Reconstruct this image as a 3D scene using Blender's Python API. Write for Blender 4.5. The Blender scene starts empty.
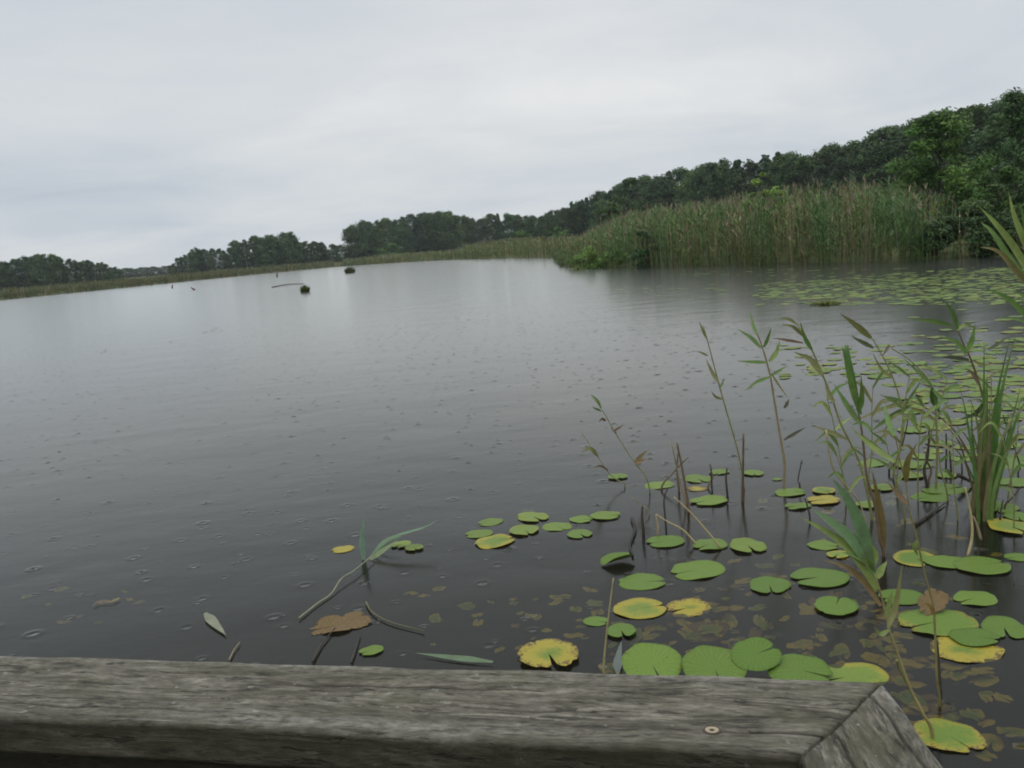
import bpy, math, random
import numpy as np
from mathutils import Vector, Matrix

random.seed(7)
rng = np.random.default_rng(11)
sc = bpy.context.scene
col = sc.collection

# ------------------------------------------------------------------ camera
F, H = 900.0, 1.9
ROLL = math.atan(.085)
PITCH = math.atan(139 * math.cos(ROLL) / F)
r0 = np.array([1, 0, 0.]); FW = np.array([0, math.cos(PITCH), -math.sin(PITCH)])
u0 = np.array([0, math.sin(PITCH), math.cos(PITCH)])
CR = math.cos(ROLL) * r0 - math.sin(ROLL) * u0
CU = math.sin(ROLL) * r0 + math.cos(ROLL) * u0
EYE = np.array([0, 0, H])
cam = bpy.data.cameras.new('camera'); cam.sensor_width = 36; cam.lens = 36 * F / 1024
cam.clip_end = 6000; cam.clip_start = .05
co = bpy.data.objects.new('camera', cam); col.objects.link(co)
co.matrix_world = Matrix(((CR[0], CU[0], -FW[0], 0), (CR[1], CU[1], -FW[1], 0), (CR[2], CU[2], -FW[2], H), (0, 0, 0, 1)))
sc.camera = co

def ray(x, y): return FW + CR * (x - 512) / F - CU * (y - 384) / F
def G(x, y, z=0.0):                       # where the sight line of a picture point meets the level z
    d = ray(x, y); return EYE + d * ((z - H) / d[2])
def V(x, y, Y):                           # ... or the upright plane at distance Y
    d = ray(x, y); return EYE + d * (Y / d[1])
def PR(P):
    d = np.asarray(P) - EYE; c = d @ FW
    return 512 + F * (d @ CR) / c, 384 - F * (d @ CU) / c

# ------------------------------------------------------------------ materials
def mat(name):
    m = bpy.data.materials.new(name); m.use_nodes = True
    nt = m.node_tree; nt.nodes.clear()
    out = nt.nodes.new('ShaderNodeOutputMaterial')
    return m, nt, out
class N:
    def __init__(s, nt): s.nt = nt
    def __call__(s, typ, _in=None, **kw):
        n = s.nt.nodes.new(typ)
        for k, v in kw.items(): setattr(n, k, v)
        for k, v in (_in or {}).items():
            if isinstance(v, bpy.types.NodeSocket): s.nt.links.new(v, n.inputs[k])
            else: n.inputs[k].default_value = v
        return n
    def math(s, op, a, b=None, c=None, clamp=False):
        i = {0: a}
        if b is not None: i[1] = b
        if c is not None: i[2] = c
        return s('ShaderNodeMath', i, operation=op, use_clamp=clamp).outputs[0]
    def mix(s, f, a, b, blend='MIX'):
        return s('ShaderNodeMix', {0: f, 6: a, 7: b}, data_type='RGBA', blend_type=blend).outputs[2]
    def ramp(s, f, *stops):
        n = s('ShaderNodeValToRGB', {0: f}); e = n.color_ramp.elements
        while len(e) < len(stops): e.new(.5)
        for q, (p, c) in zip(e, stops):
            q.position = p; q.color = (*c, 1) if not isinstance(c, (int, float)) else (c, c, c, 1)
        return n.outputs[0]
    def noise(s, vec, scale, detail=3, rough=.5, dist=0):
        return s('ShaderNodeTexNoise', {'Vector': vec, 'Scale': scale, 'Detail': detail, 'Roughness': rough, 'Distortion': dist}).outputs[0]
    def link(s, a, b): s.nt.links.new(a, b)

def foliage_mat(name, rough=.6, trans=.25, spec=.25):
    """leaf colour comes from the mesh (each clump its own tint) and the object"""
    m, nt, out = mat(name); n = N(nt)
    at = n('ShaderNodeVertexColor', layer_name='tint').outputs[0]
    geo = n('ShaderNodeNewGeometry')
    oi = n('ShaderNodeObjectInfo')
    v = n.math('MULTIPLY_ADD', oi.outputs['Random'], .3, .85)
    c = n.mix(1.0, at, n('ShaderNodeCombineColor', {0: v, 1: v, 2: v}).outputs[0], 'MULTIPLY')
    c = n.mix(1.0, c, oi.outputs['Color'], 'MULTIPLY')
    p = n('ShaderNodeBsdfPrincipled', {'Base Color': c, 'Roughness': rough, 'Specular IOR Level': spec})
    t = n('ShaderNodeBsdfTranslucent', {'Color': c})
    mx = n('ShaderNodeMixShader', {0: trans, 1: p.outputs[0], 2: t.outputs[0]})
    n.link(mx.outputs[0], out.inputs[0]); return m
M = {}
M['foliage'] = foliage_mat('tree_foliage')
M['reedbed'] = foliage_mat('reed_foliage', .55, .2, .3)

def plant_mat(name, rough, spec, trans):
    m, nt, out = mat(name); n = N(nt)
    oi = n('ShaderNodeObjectInfo'); tc = n('ShaderNodeTexCoord')
    a = n.noise(tc.outputs['Object'], 14, 3, .6)
    b = n.noise(tc.outputs['Object'], 70, 2, .5)
    f = n.math('MULTIPLY_ADD', a, .9, .3); f = n.math('MULTIPLY_ADD', b, .4, f)
    c = n.mix(1.0, oi.outputs['Color'], n('ShaderNodeCombineColor', {0: f, 1: f, 2: f}).outputs[0], 'MULTIPLY')
    br = n.ramp(n.noise(tc.outputs['Object'], 6, 4, .7), (.56, 0), (.72, 1))
    c = n.mix(n.math('MULTIPLY', br, .45), c, (.13, .085, .03, 1))
    p = n('ShaderNodeBsdfPrincipled', {'Base Color': c, 'Roughness': rough, 'Specular IOR Level': spec})
    t = n('ShaderNodeBsdfTranslucent', {'Color': c})
    mx = n('ShaderNodeMixShader', {0: trans, 1: p.outputs[0], 2: t.outputs[0]})
    n.link(mx.outputs[0], out.inputs[0]); return m
M['blade'] = plant_mat('reed_blade', .45, .35, .25)
M['stalk'] = plant_mat('reed_stalk', .6, .3, 0)

def pad_mat():
    m, nt, out = mat('lily_pad_leaf'); n = N(nt)
    oi = n('ShaderNodeObjectInfo'); tc = n('ShaderNodeTexCoord')
    sep = n('ShaderNodeSeparateColor', {0: oi.outputs['Color']})
    yel, brn, lime = sep.outputs[0], sep.outputs[1], sep.outputs[2]
    rad = n('ShaderNodeAttribute', attribute_name='rad').outputs['Fac']
    ang = n('ShaderNodeAttribute', attribute_name='ang').outputs['Fac']
    off = n('ShaderNodeCombineXYZ', {0: n.math('MULTIPLY', oi.outputs['Random'], 37.0), 1: n.math('MULTIPLY', oi.outputs['Random'], 91.0)})
    vec = n('ShaderNodeVectorMath', {0: tc.outputs['Object'], 1: off.outputs[0]}, operation='ADD').outputs[0]
    n1 = n.noise(vec, 1.6, 4, .6); n2 = n.noise(vec, 9, 3, .6); n3 = n.noise(vec, 30, 2, .6)
    g = n.mix(lime, (.074, .145, .017, 1), (.165, .215, .036, 1))
    rv = n.math('MULTIPLY_ADD', oi.outputs['Random'], .45, .75)
    g = n.mix(1.0, g, n('ShaderNodeCombineColor', {0: rv, 1: n.math('MULTIPLY_ADD', rv, .8, .2), 2: rv}).outputs[0], 'MULTIPLY')
    g = n.mix(n.math('MULTIPLY', n2, .5), g, (.125, .185, .028, 1))
    dk = n.ramp(n3, (.25, .72), (.7, 1.12)); g = n.mix(1.0, g, dk, 'MULTIPLY')
    # veins run out from the leaf stalk and fork
    fr = n.math('PINGPONG', n.math('MULTIPLY', ang, 4.1), .5)
    ve = n.math('LESS_THAN', fr, n.math('MULTIPLY_ADD', rad, -.05, .085))
    ve = n.math('MULTIPLY', ve, .42)
    g = n.mix(ve, g, (.19, .25, .075, 1))
    e = n.math('MULTIPLY_ADD', n1, 1.5, rad)              # leaf dies from the rim inwards
    e = n.math('MULTIPLY_ADD', n2, .9, e)
    ym = n.math('SUBTRACT', e, n.math('MULTIPLY_ADD', yel, -1.7, 2.58))
    ym = n.math('MULTIPLY', ym, 1.9, clamp=True)
    c = n.mix(ym, g, n.mix(n2, (.34, .23, .03, 1), (.24, .25, .035, 1)))
    bm = n.math('SUBTRACT', n.math('MULTIPLY_ADD', n2, .9, e), n.math('MULTIPLY_ADD', brn, -1.5, 2.95))
    bm = n.math('MULTIPLY', bm, 5, clamp=True)
    c = n.mix(bm, c, n.mix(n.ramp(n3, (.35, 0), (.65, 1)), (.045, .028, .014, 1), (.20, .135, .05, 1)))
    sp = n.ramp(n.noise(vec, 13, 2, .6), (.655, 0), (.70, 1))
    c = n.mix(n.math('MULTIPLY', sp, .7), c, (.045, .04, .015, 1))
    bump = n('ShaderNodeBump', {'Strength': .25, 'Distance': .004, 'Height': n.math('ADD', n2, n.math('MULTIPLY', ve, 2))})
    p = n('ShaderNodeBsdfPrincipled', {'Base Color': c, 'Roughness': n.math('MULTIPLY_ADD', n2, .25, .30), 'Specular IOR Level': .17, 'Normal': bump.outputs[0]})
    n.link(p.outputs[0], out.inputs[0]); return m
M['pad'] = pad_mat()

def wood_mat():
    m, nt, out = mat('weathered_wood'); n = N(nt)
    tc = n('ShaderNodeTexCoord'); o = tc.outputs['Object']
    oi = n('ShaderNodeObjectInfo')
    sh = n('ShaderNodeCombineXYZ', {0: n.math('MULTIPLY', oi.outputs['Random'], 9.0), 1: oi.outputs['Random'], 2: 0})
    o2 = n('ShaderNodeVectorMath', {0: o, 1: sh.outputs[0]}, operation='ADD').outputs[0]
    def st(sx, sy, sz): return n('ShaderNodeMapping', {0: o2, 3: (sx, sy, sz)}).outputs[0]
    grain = n.noise(st(6.5, 44, 44), 1, 8, .74, 1.4)
    fib = n.noise(st(45, 300, 300), 1, 5, .75, .8)
    broad = n.noise(st(2.6, 13, 13), 1, 5, .65, 1.2)
    blot = n.noise(st(11, 24, 24), 1, 6, .7, .6)
    mot = n.noise(st(60, 110, 110), 1, 4, .7)
    c = n.ramp(grain, (.30, (.035, .030, .021)), (.45, (.094, .083, .061)), (.56, (.155, .140, .107)), (.70, (.30, .276, .222)))
    c = n.mix(.75, c, n.ramp(fib, (.28, .35), (.72, 1.5)), 'MULTIPLY')
    c = n.mix(.7, c, n.ramp(mot, (.3, .5), (.7, 1.4)), 'MULTIPLY')
    pale = n.ramp(n.noise(st(9, 40, 40), 1, 7, .75, 1.0), (.54, 0), (.72, 1))
    c = n.mix(n.math('MULTIPLY', pale, .5), c, (.27, .255, .215, 1))
    alg = n.ramp(n.math('MULTIPLY_ADD', blot, .5, n.math('MULTIPLY', broad, .55)), (.47, 0), (.62, 1))
    c = n.mix(n.math('MULTIPLY', alg, .55), c, (.050, .052, .027, 1))
    spots = n.ramp(n.noise(st(34, 110, 110), 1, 3, .6), (.62, 0), (.68, 1))
    c = n.mix(n.math('MULTIPLY', spots, .75), c, (.020, .018, .014, 1))
    dash = n.ramp(n.noise(st(17, 105, 105), 1, 4, .65, .6), (.585, 0), (.645, 1))
    c = n.mix(n.math('MULTIPLY', dash, .7), c, (.018, .016, .012, 1))
    lich = n.ramp(n.noise(st(55, 75, 75), 1, 3, .55), (.68, 0), (.72, 1))
    c = n.mix(n.math('MULTIPLY', lich, .45), c, (.34, .34, .31, 1))
    at = n('ShaderNodeAttribute', attribute_name='age').outputs['Fac']      # darkens the near face and underside of the board
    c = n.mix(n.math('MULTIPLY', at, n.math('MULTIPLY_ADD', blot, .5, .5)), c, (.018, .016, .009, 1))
    pe = n('ShaderNodeAttribute', attribute_name='worn').outputs['Fac']  # paler mottled bands along both long edges
    c = n.mix(n.math('MULTIPLY', pe, n.ramp(mot, (.38, .15), (.62, .95))), c, (.30, .285, .245, 1))
    cr = n('ShaderNodeAttribute', attribute_name='crack').outputs['Fac']
    c = n.mix(cr, c, (.02, .017, .013, 1))
    hgt = n.math('ADD', n.math('MULTIPLY', grain, .8), n.math('MULTIPLY', fib, .35))
    hgt = n.math('SUBTRACT', hgt, n.math('MULTIPLY', dash, .5))
    b = n('ShaderNodeBump', {'Strength': .7, 'Distance': .004, 'Height': hgt})
    p = n('ShaderNodeBsdfPrincipled', {'Base Color': c, 'Roughness': n.math('MULTIPLY_ADD', blot, .4, .38), 'Specular IOR Level': .16, 'Normal': b.outputs[0]})
    n.link(p.outputs[0], out.inputs[0]); return m
M['wood'] = wood_mat()

def simple(name, c, rough=.7, c2=None, scale=20, metal=0):
    m, nt, out = mat(name); n = N(nt)
    tc = n('ShaderNodeTexCoord')
    f = n.noise(tc.outputs['Object'], scale, 4, .6)
    cc = n.mix(n.ramp(f, (.3, 0), (.7, 1)), (*c, 1), (*(c2 or [x * .6 for x in c]), 1))
    p = n('ShaderNodeBsdfPrincipled', {'Base Color': cc, 'Roughness': rough, 'Metallic': metal})
    n.link(p.outputs[0], out.inputs[0]); return m
M['bark'] = simple('bark', (.075, .06, .045), .9)
M['birch'] = simple('birch_bark', (.45, .43, .40), .8, (.1, .09, .08), 2)
def screw_mat():
    m, nt, out = mat('old_screw'); n = N(nt)
    o = n('ShaderNodeTexCoord').outputs['Object']
    r = n('ShaderNodeVectorMath', {0: n('ShaderNodeMapping', {0: o, 3: (1 / 1.15, 1, 0)}).outputs[0]}, operation='LENGTH').outputs['Value']
    c = n.ramp(n.math('MULTIPLY', r, 125), (.0, (.012, .01, .008)), (.24, (.02, .015, .01)), (.30, (.26, .20, .12)), (.66, (.33, .27, .17)), (.78, (.05, .03, .018)), (1, (.035, .022, .013)))
    p = n('ShaderNodeBsdfPrincipled', {'Base Color': c, 'Roughness': .6, 'Metallic': 0.0})
    n.link(p.outputs[0], out.inputs[0]); return m
M['rust'] = screw_mat()
M['hole'] = simple('screw_slot', (.015, .012, .01), .9)

def ground_mat():
    m, nt, out = mat('meadow_ground'); n = N(nt)
    g = n('ShaderNodeNewGeometry'); pos = g.outputs['Position']
    z = n('ShaderNodeSeparateXYZ', {0: pos}).outputs[2]
    a = n.noise(pos, .06, 5, .6); b = n.noise(pos, 1.1, 4, .6); d = n.noise(pos, 7, 3, .6)
    c = n.ramp(a, (.3, (.055, .075, .025)), (.5, (.085, .095, .035)), (.7, (.13, .115, .055)))
    c = n.mix(n.math('MULTIPLY', b, .5), c, (.06, .075, .028, 1))
    c = n.mix(1.0, c, n.ramp(d, (.3, .6), (.7, 1.2)), 'MULTIPLY')
    mud = n.ramp(n.math('MULTIPLY_ADD', z, 4, .35), (.1, 1), (.6, 0))
    c = n.mix(mud, c, n.mix(b, (.012, .011, .008, 1), (.022, .019, .013, 1)))
    p = n('ShaderNodeBsdfPrincipled', {'Base Color': c, 'Roughness': .9, 'Specular IOR Level': .2})
    n.link(p.outputs[0], out.inputs[0]); return m
M['ground'] = ground_mat()

def water_mat():
    m, nt, out = mat('lake_water'); n = N(nt)
    g = n('ShaderNodeNewGeometry'); pos = g.outputs['Position']
    def st(sx, sy, sz=1): return n('ShaderNodeMapping', {0: pos, 3: (sx, sy, sz)}).outputs[0]
    w1 = n.noise(st(.55, .8), 1, 2, .5, .3)
    w2 = n.noise(st(3.2, 4.6), 1, 3, .55, .4)
    w3 = n.noise(st(14, 19), 1, 2, .5)
    hgt = n.math('MULTIPLY', w1, .012)
    hgt = n.math('MULTIPLY_ADD', w2, .0018, hgt)
    hgt = n.math('MULTIPLY_ADD', w3, .0005, hgt)
    # rain drops: each drop its own dimple and a couple of rings
    for sc_, seed, act, amp in ((2.3, 0., .50, .0068), (3.6, 31., .62, .0042), (1.3, 77., .35, .0088)):
        v = n('ShaderNodeTexVoronoi', {'Vector': n('ShaderNodeVectorMath', {0: st(1, 1, 0), 1: (seed, seed * .7, 0)}, operation='ADD').outputs[0], 'Scale': sc_, 'Randomness': .95}, voronoi_dimensions='2D')
        r = n.math('DIVIDE', v.outputs['Distance'], sc_)
        cs = n('ShaderNodeSeparateColor', {0: v.outputs['Color']})
        R = n.math('MULTIPLY_ADD', cs.outputs[1], .024, .013)
        q = n.math('DIVIDE', r, R)
        env = n.math('EXPONENT', n.math('MULTIPLY', n.math('MULTIPLY', q, q), -.9))
        wv = n.math('MULTIPLY', n.math('COSINE', n.math('MULTIPLY', q, 2.2)), env)
        on = n.math('GREATER_THAN', cs.outputs[0], act)
        a_ = n.math('MULTIPLY', on, n.math('MULTIPLY_ADD', cs.outputs[2], -amp * .9, -amp * .25))
        hgt = n.math('MULTIPLY_ADD', wv, a_, hgt)
    b = n('ShaderNodeBump', {'Strength': 1.0, 'Distance': 1.0, 'Height': hgt})
    nr = b.outputs[0]
    fr = n('ShaderNodeFresnel', {'IOR': 1.333, 'Normal': nr}).outputs[0]
    gl = n('ShaderNodeBsdfGlossy', {'Color': (.97, .975, .95, 1), 'Roughness': .15, 'Normal': nr})
    # the water itself: peaty, clear for a hand's breadth, with a little murk
    tr = n('ShaderNodeBsdfTransparent', {'Color': (.80, .74, .56, 1)})
    df = n('ShaderNodeBsdfDiffuse', {'Color': (.013, .015, .013, 1)})
    body = n('ShaderNodeMixShader', {0: .30, 1: tr.outputs[0], 2: df.outputs[0]})
    mx = n('ShaderNodeMixShader', {0: fr, 1: body.outputs[0], 2: gl.outputs[0]})
    n.link(mx.outputs[0], out.inputs[0]); return m
M['water'] = water_mat()

# ------------------------------------------------------------------ mesh helpers
def link_mesh(name, v, f, m, parent=None, tint=None, smooth=True, attrs=None):
    me = bpy.data.meshes.new(name)
    me.from_pydata([tuple(map(float, p)) for p in v], [], [tuple(int(i) for i in q) for q in f])
    return finish(name, me, m, parent, tint, smooth, attrs)
def finish(name, me, m, parent, tint, smooth, attrs):
    if tint is not None:
        a = me.color_attributes.new('tint', 'FLOAT_COLOR', 'POINT')
        t = np.ones((len(me.vertices), 4), np.float32); t[:, :3] = tint; a.data.foreach_set('color', t.ravel())
    for k, arr in (attrs or {}).items():
        a = me.attributes.new(k, 'FLOAT', 'POINT'); a.data.foreach_set('value', np.asarray(arr, np.float32))
    if smooth: me.polygons.foreach_set('use_smooth', np.ones(len(me.polygons), bool))
    me.materials.append(m); me.update()
    o = bpy.data.objects.new(name, me); col.objects.link(o)
    if parent: o.parent = parent
    return o
def quad_mesh(name, v, m, parent=None, tint=None, smooth=False):
    """v: (n,4,3) loose quads"""
    n = len(v); me = bpy.data.meshes.new(name)
    me.vertices.add(n * 4); me.vertices.foreach_set('co', np.asarray(v, np.float32).ravel())
    me.loops.add(n * 4); me.loops.foreach_set('vertex_index', np.arange(n * 4, dtype=np.int32))
    me.polygons.add(n); me.polygons.foreach_set('loop_start', np.arange(0, n * 4, 4, dtype=np.int32))
    me.update(calc_edges=True)
    t = None if tint is None else np.repeat(tint, 4, axis=0)
    return finish(name, me, m, parent, t, smooth, None)
def tag(o, label=None, cat=None, group=None, kind=None, color=None):
    if label: o['label'] = label
    if cat: o['category'] = cat
    if group: o['group'] = group
    if kind: o['kind'] = kind
    if color: o.color = (*color, 1)
    return o
def empty(name, loc, rz=0):
    o = bpy.data.objects.new(name, None); col.objects.link(o)
    o.location = tuple(map(float, loc)); o.rotation_euler = (0, 0, rz); o.empty_display_size = .2
    return o
def copy_tree(o, parent=None):
    c = o.copy(); col.objects.link(c)
    if parent: c.parent = parent
    for ch in list(o.children): copy_tree(ch, c)
    return c
def spline(pts, n):
    P = np.asarray(pts, float)
    if len(P) == 2: 
        t = np.linspace(0, 1, n)[:, None]; return P[0] * (1 - t) + P[1] * t
    s = np.linspace(0, len(P) - 1, n); out = []
    Q = np.vstack([2 * P[0] - P[1], P, 2 * P[-1] - P[-2]])
    for x in s:
        i = min(int(x), len(P) - 2); t = x - i; a, b, c, d = Q[i:i + 4]
        out.append(.5 * (2 * b + (c - a) * t + (2 * a - 5 * b + 4 * c - d) * t * t + (3 * b - a - 3 * c + d) * t ** 3))
    return np.array(out)
def unit(v): return v / (np.linalg.norm(v) + 1e-12)
def tube(pts, radii, sides=6):
    P = np.asarray(pts); n = len(P); v = []; f = []
    for i in range(n):
        t = unit(P[min(i + 1, n - 1)] - P[max(i - 1, 0)])
        a = unit(np.cross(t, [0.3, .9, .31])); b = np.cross(t, a)
        for k in range(sides):
            q = 2 * math.pi * k / sides; v.append(P[i] + radii[i] * (a * math.cos(q) + b * math.sin(q)))
    for i in range(n - 1):
        for k in range(sides):
            k2 = (k + 1) % sides; f.append((i * sides + k, i * sides + k2, (i + 1) * sides + k2, (i + 1) * sides + k))
    f.append(tuple(range(sides))[::-1]); f.append(tuple((n - 1) * sides + k for k in range(sides)))
    return v, f
def blade(pts, w, base=.45, fold=.25, face=None):
    """a grass blade: folded strip, narrow at the foot, widest a third of the way up, drawn out to a point"""
    n = 12; P = spline(pts, n); v = []; f = []
    fc = unit(np.asarray(face if face is not None else EYE - P[0]) + rng.normal(0, .35, 3) * (0 if face is not None else 1))
    for i in range(n):
        t = i / (n - 1); ww = w * .5 * (base + (1 - base) * min(1, t / .3)) * (1 - max(0, (t - .3) / .7) ** 1.5) + .0004
        T = unit(P[min(i + 1, n - 1)] - P[max(i - 1, 0)]); s = unit(np.cross(T, fc)); nn = np.cross(s, T)
        v += [P[i] - s * ww + nn * ww * fold, P[i], P[i] + s * ww + nn * ww * fold]
    for i in range(n - 1):
        a = i * 3; f += [(a, a + 1, a + 4, a + 3), (a + 1, a + 2, a + 5, a + 4)]
    return v, f

# ------------------------------------------------------------------ sky and sun
SUN_EL, SUN_AZ = math.radians(58), math.radians(205)
w = bpy.data.worlds.new('World'); sc.world = w; w.use_nodes = True
nt = w.node_tree; nt.nodes.clear(); n = N(nt)
sky = n('ShaderNodeTexSky', sky_type='NISHITA', sun_disc=False, sun_elevation=SUN_EL, sun_rotation=SUN_AZ, air_density=1.0, dust_density=3.0)
dr = n('ShaderNodeTexCoord').outputs['Generated']
sx = n('ShaderNodeSeparateXYZ', {0: dr}); z = n.math('MAXIMUM', sx.outputs[2], 0.0)
k = n.math('DIVIDE', 1.0, n.math('ADD', z, .17))
pl = n('ShaderNodeCombineXYZ', {0: n.math('MULTIPLY', sx.outputs[0], k), 1: n.math('MULTIPLY', sx.outputs[1], k), 2: 0}).outputs[0]
c1 = n.noise(n('ShaderNodeMapping', {0: pl, 3: (.42, .50, 1)}).outputs[0], 1.0, 8, .56, .5)
c2 = n.noise(n('ShaderNodeMapping', {0: pl, 3: (.95, 1.15, 1), 1: (3.1, 1.7, 0)}).outputs[0], 1.0, 8, .58, .6)
cl = n.math('MULTIPLY_ADD', c2, .45, n.math('MULTIPLY', c1, .55))
def patch(px, py, rx, rz, amt, cl):                                    # a thin or a thick place in the cloud deck
    d0 = ray(px, py); d0 = d0 / np.linalg.norm(d0)
    df = n('ShaderNodeVectorMath', {0: dr, 1: tuple(map(float, d0))}, operation='SUBTRACT').outputs[0]
    df = n('ShaderNodeVectorMath', {0: df, 1: (1 / rx, 1 / rx, 1 / rz)}, operation='MULTIPLY').outputs[0]
    ln = n('ShaderNodeVectorMath', {0: df}, operation='LENGTH').outputs['Value']
    return n.math('MULTIPLY_ADD', n.math('EXPONENT', n.math('MULTIPLY', n.math('MULTIPLY', ln, ln), -1.0)), amt, cl)
cl = patch(600, 96, .30, .035, .19, cl); cl = patch(60, 185, .28, .035, -.12, cl); cl = patch(330, 150, .3, .02, .05, cl); cl = patch(930, 60, .3, .06, -.02, cl)
base = n.ramp(cl, (.28, (.51, .57, .645)), (.45, (.635, .68, .725)), (.56, (.71, .74, .762)), (.74, (.86, .865, .865)))
up = n.ramp(z, (0, 1.04), (.10, 1.0), (.27, 1.0), (.36, .82), (.50, .84), (.68, 1.75), (1.0, 2.6))
cloud = n.mix(1.0, base, up, 'MULTIPLY')
cloud = n.mix(1.0, cloud, (10, 10, 10, 1), 'MULTIPLY')
mixc = n.mix(.93, sky.outputs[0], cloud)
bg = n('ShaderNodeBackground', {0: mixc, 1: .1})
wo = n('ShaderNodeOutputWorld'); n.link(bg.outputs[0], wo.inputs[0])
sl = bpy.data.lights.new('sun', 'SUN'); sl.energy = .7; sl.angle = math.radians(40); sl.color = (1, .97, .93)
so = bpy.data.objects.new('sun', sl); col.objects.link(so)
sd = Vector((math.sin(SUN_AZ) * math.cos(SUN_EL), math.cos(SUN_AZ) * math.cos(SUN_EL), math.sin(SUN_EL)))
so.rotation_euler = sd.to_track_quat('Z', 'Y').to_euler(); so.location = (0, 0, 60)
sc.view_settings.view_transform = 'Standard'; sc.view_settings.look = 'None'
sc.view_settings.exposure = 0; sc.view_settings.gamma = 1

# ------------------------------------------------------------------ lake, ground
SHORE_PX = [(-150, 314), (0, 300), (120, 288), (250, 275), (340, 266.5), (400, 262.5), (460, 259.5), (520, 258), (560, 258),
            (566, 266), (600, 268), (700, 266), (800, 264), (900, 262), (960, 258), (1024, 256)]
SH = np.array([G(*q)[:2] for q in SHORE_PX])
LAKE = np.vstack([[(-150, -5), (-130, 60)], SH, [(27, 20), (40, 4), (34, -6), (8, -7), (-12, -6), (-40, -9)]])
def sdist(P):
    """distance to the water's edge, positive on land"""
    A = LAKE; B = np.roll(LAKE, -1, 0); d = np.full(len(P), 1e9); ins = np.zeros(len(P), bool)
    for a, b in zip(A, B):
        e = b - a; t = np.clip(((P - a) @ e) / (e @ e), 0, 1)
        d = np.minimum(d, np.linalg.norm(P - a - t[:, None] * e, axis=1))
        if a[1] != b[1]:
            c = ((a[1] > P[:, 1]) != (b[1] > P[:, 1])) & (P[:, 0] < (b[0] - a[0]) * (P[:, 1] - a[1]) / (b[1] - a[1]) + a[0]); ins ^= c
    return np.where(ins, -d, d)
def gz(P):
    P = np.atleast_2d(P)[:, :2]; d = sdist(P)
    land = .04 + .10 * np.minimum(d, 3) + .012 * np.minimum(np.maximum(d - 3, 0), 60)
    return np.where(d > 0, land, -.02 + np.maximum(d * .22, -1.3))
NR, NA = 250, 400
rr = np.concatenate([[0], np.geomspace(.6, 1500, NR - 1)])
an = np.linspace(0, 2 * math.pi, NA, endpoint=False)
XY = np.stack([np.outer(rr, np.sin(an)).ravel(), np.outer(rr, np.cos(an)).ravel()], 1)
Z = gz(XY)
hill = np.maximum(np.hypot(XY[:, 0], XY[:, 1]) - 450, 0) * .004
v = np.column_stack([XY, Z + hill])
f = [(i * NA + j, i * NA + (j + 1) % NA, (i + 1) * NA + (j + 1) % NA, (i + 1) * NA + j) for i in range(1, NR - 1) for j in range(NA)]
f += [(0, NA + (j + 1) % NA, NA + j) for j in range(NA)]
g = link_mesh('ground', v, f, M['ground']); tag(g, kind='structure')
wt = link_mesh('water', [(-260, -40, 0), (90, -40, 0), (90, 320, 0), (-260, 320, 0)], [(0, 1, 2, 3)], M['water'], smooth=False)
tag(wt, kind='structure')

# ------------------------------------------------------------------ trees
def crown(seed, Ht, R, z0, shape, ncl, nlf, leaf, cols, squash=.7):
    r = np.random.default_rng(seed); C = []
    while len(C) < ncl:
        t = r.random(); zz = z0 + (Ht - z0) * t
        if shape == 'pine': e = (1.0 - t) ** .62 * .97 + .02 + .06 * math.sin(t * 19 + seed)
        elif shape == 'round': e = math.sin(math.pi * (.12 + .86 * t)) ** .6
        else: e = (1 - t ** 2.2) ** .6 * (.55 + .45 * min(1, t * 3))
        a = r.random() * 2 * math.pi; q = math.sqrt(r.random()) * R * e * (.85 + .3 * r.random())
        C.append((math.cos(a) * q, math.sin(a) * q, zz))
    C = np.array(C); cs = R * (.34 if shape != 'pine' else .30) * (.6 + .8 * r.random(ncl))
    cs *= 1 - (.72 if shape == 'pine' else .42) * np.clip((C[:, 2] - z0) / (Ht - z0), 0, 1)
    tc = np.array(cols)[r.integers(0, len(cols), ncl)] * (.65 + .75 * r.random((ncl, 1)))
    idx = r.integers(0, ncl, nlf); d = r.normal(size=(nlf, 3)); d /= np.linalg.norm(d, axis=1)[:, None]
    d *= (r.random((nlf, 1)) ** .45); d[:, 2] *= squash
    P = C[idx] + d * cs[idx][:, None] * 1.15
    n1 = r.normal(size=(nlf, 3)); n1[:, 2] = np.abs(n1[:, 2]) + .5; n1 += d * 1.1; n1 /= np.linalg.norm(n1, axis=1)[:, None]
    a = np.cross(n1, r.normal(size=(nlf, 3))); a /= np.linalg.norm(a, axis=1)[:, None]; b = np.cross(n1, a)
    s = leaf * (.55 + .9 * r.random((nlf, 1)))
    Q = np.stack([P - a * s, P - b * s * .55, P + a * s, P + b * s * .55], 1)
    tint = tc[idx] * (.85 + .3 * r.random((nlf, 1)))
    return Q, tint, C
def trunk_mesh(r, Ht, rad, C, nl=6, lean=.3, top=.85):
    pts = [np.array([0, 0, -.4])]
    for k in range(1, 6): pts.append(np.array([r.normal(0, lean * .1) * k, r.normal(0, lean * .1) * k, Ht * top * k / 5]))
    v, f = tube(spline(pts, 10), [rad * (1.05 - .9 * i / 9) for i in range(10)], 7)
    for c in C[r.integers(0, len(C), nl)]:
        zb = max(.25 * c[2], c[2] * .72); t = zb / (Ht * top); b = spline(pts, 50)[min(49, int(t * 49))]
        v2, f2 = tube(spline([b, (b + c) / 2 + [0, 0, .05 * Ht], c], 6), [rad * .4 * (1 - .15 * i) for i in range(6)], 5)
        o = len(v); v += v2; f += [tuple(i + o for i in q) for q in f2]
    return v, f
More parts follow.
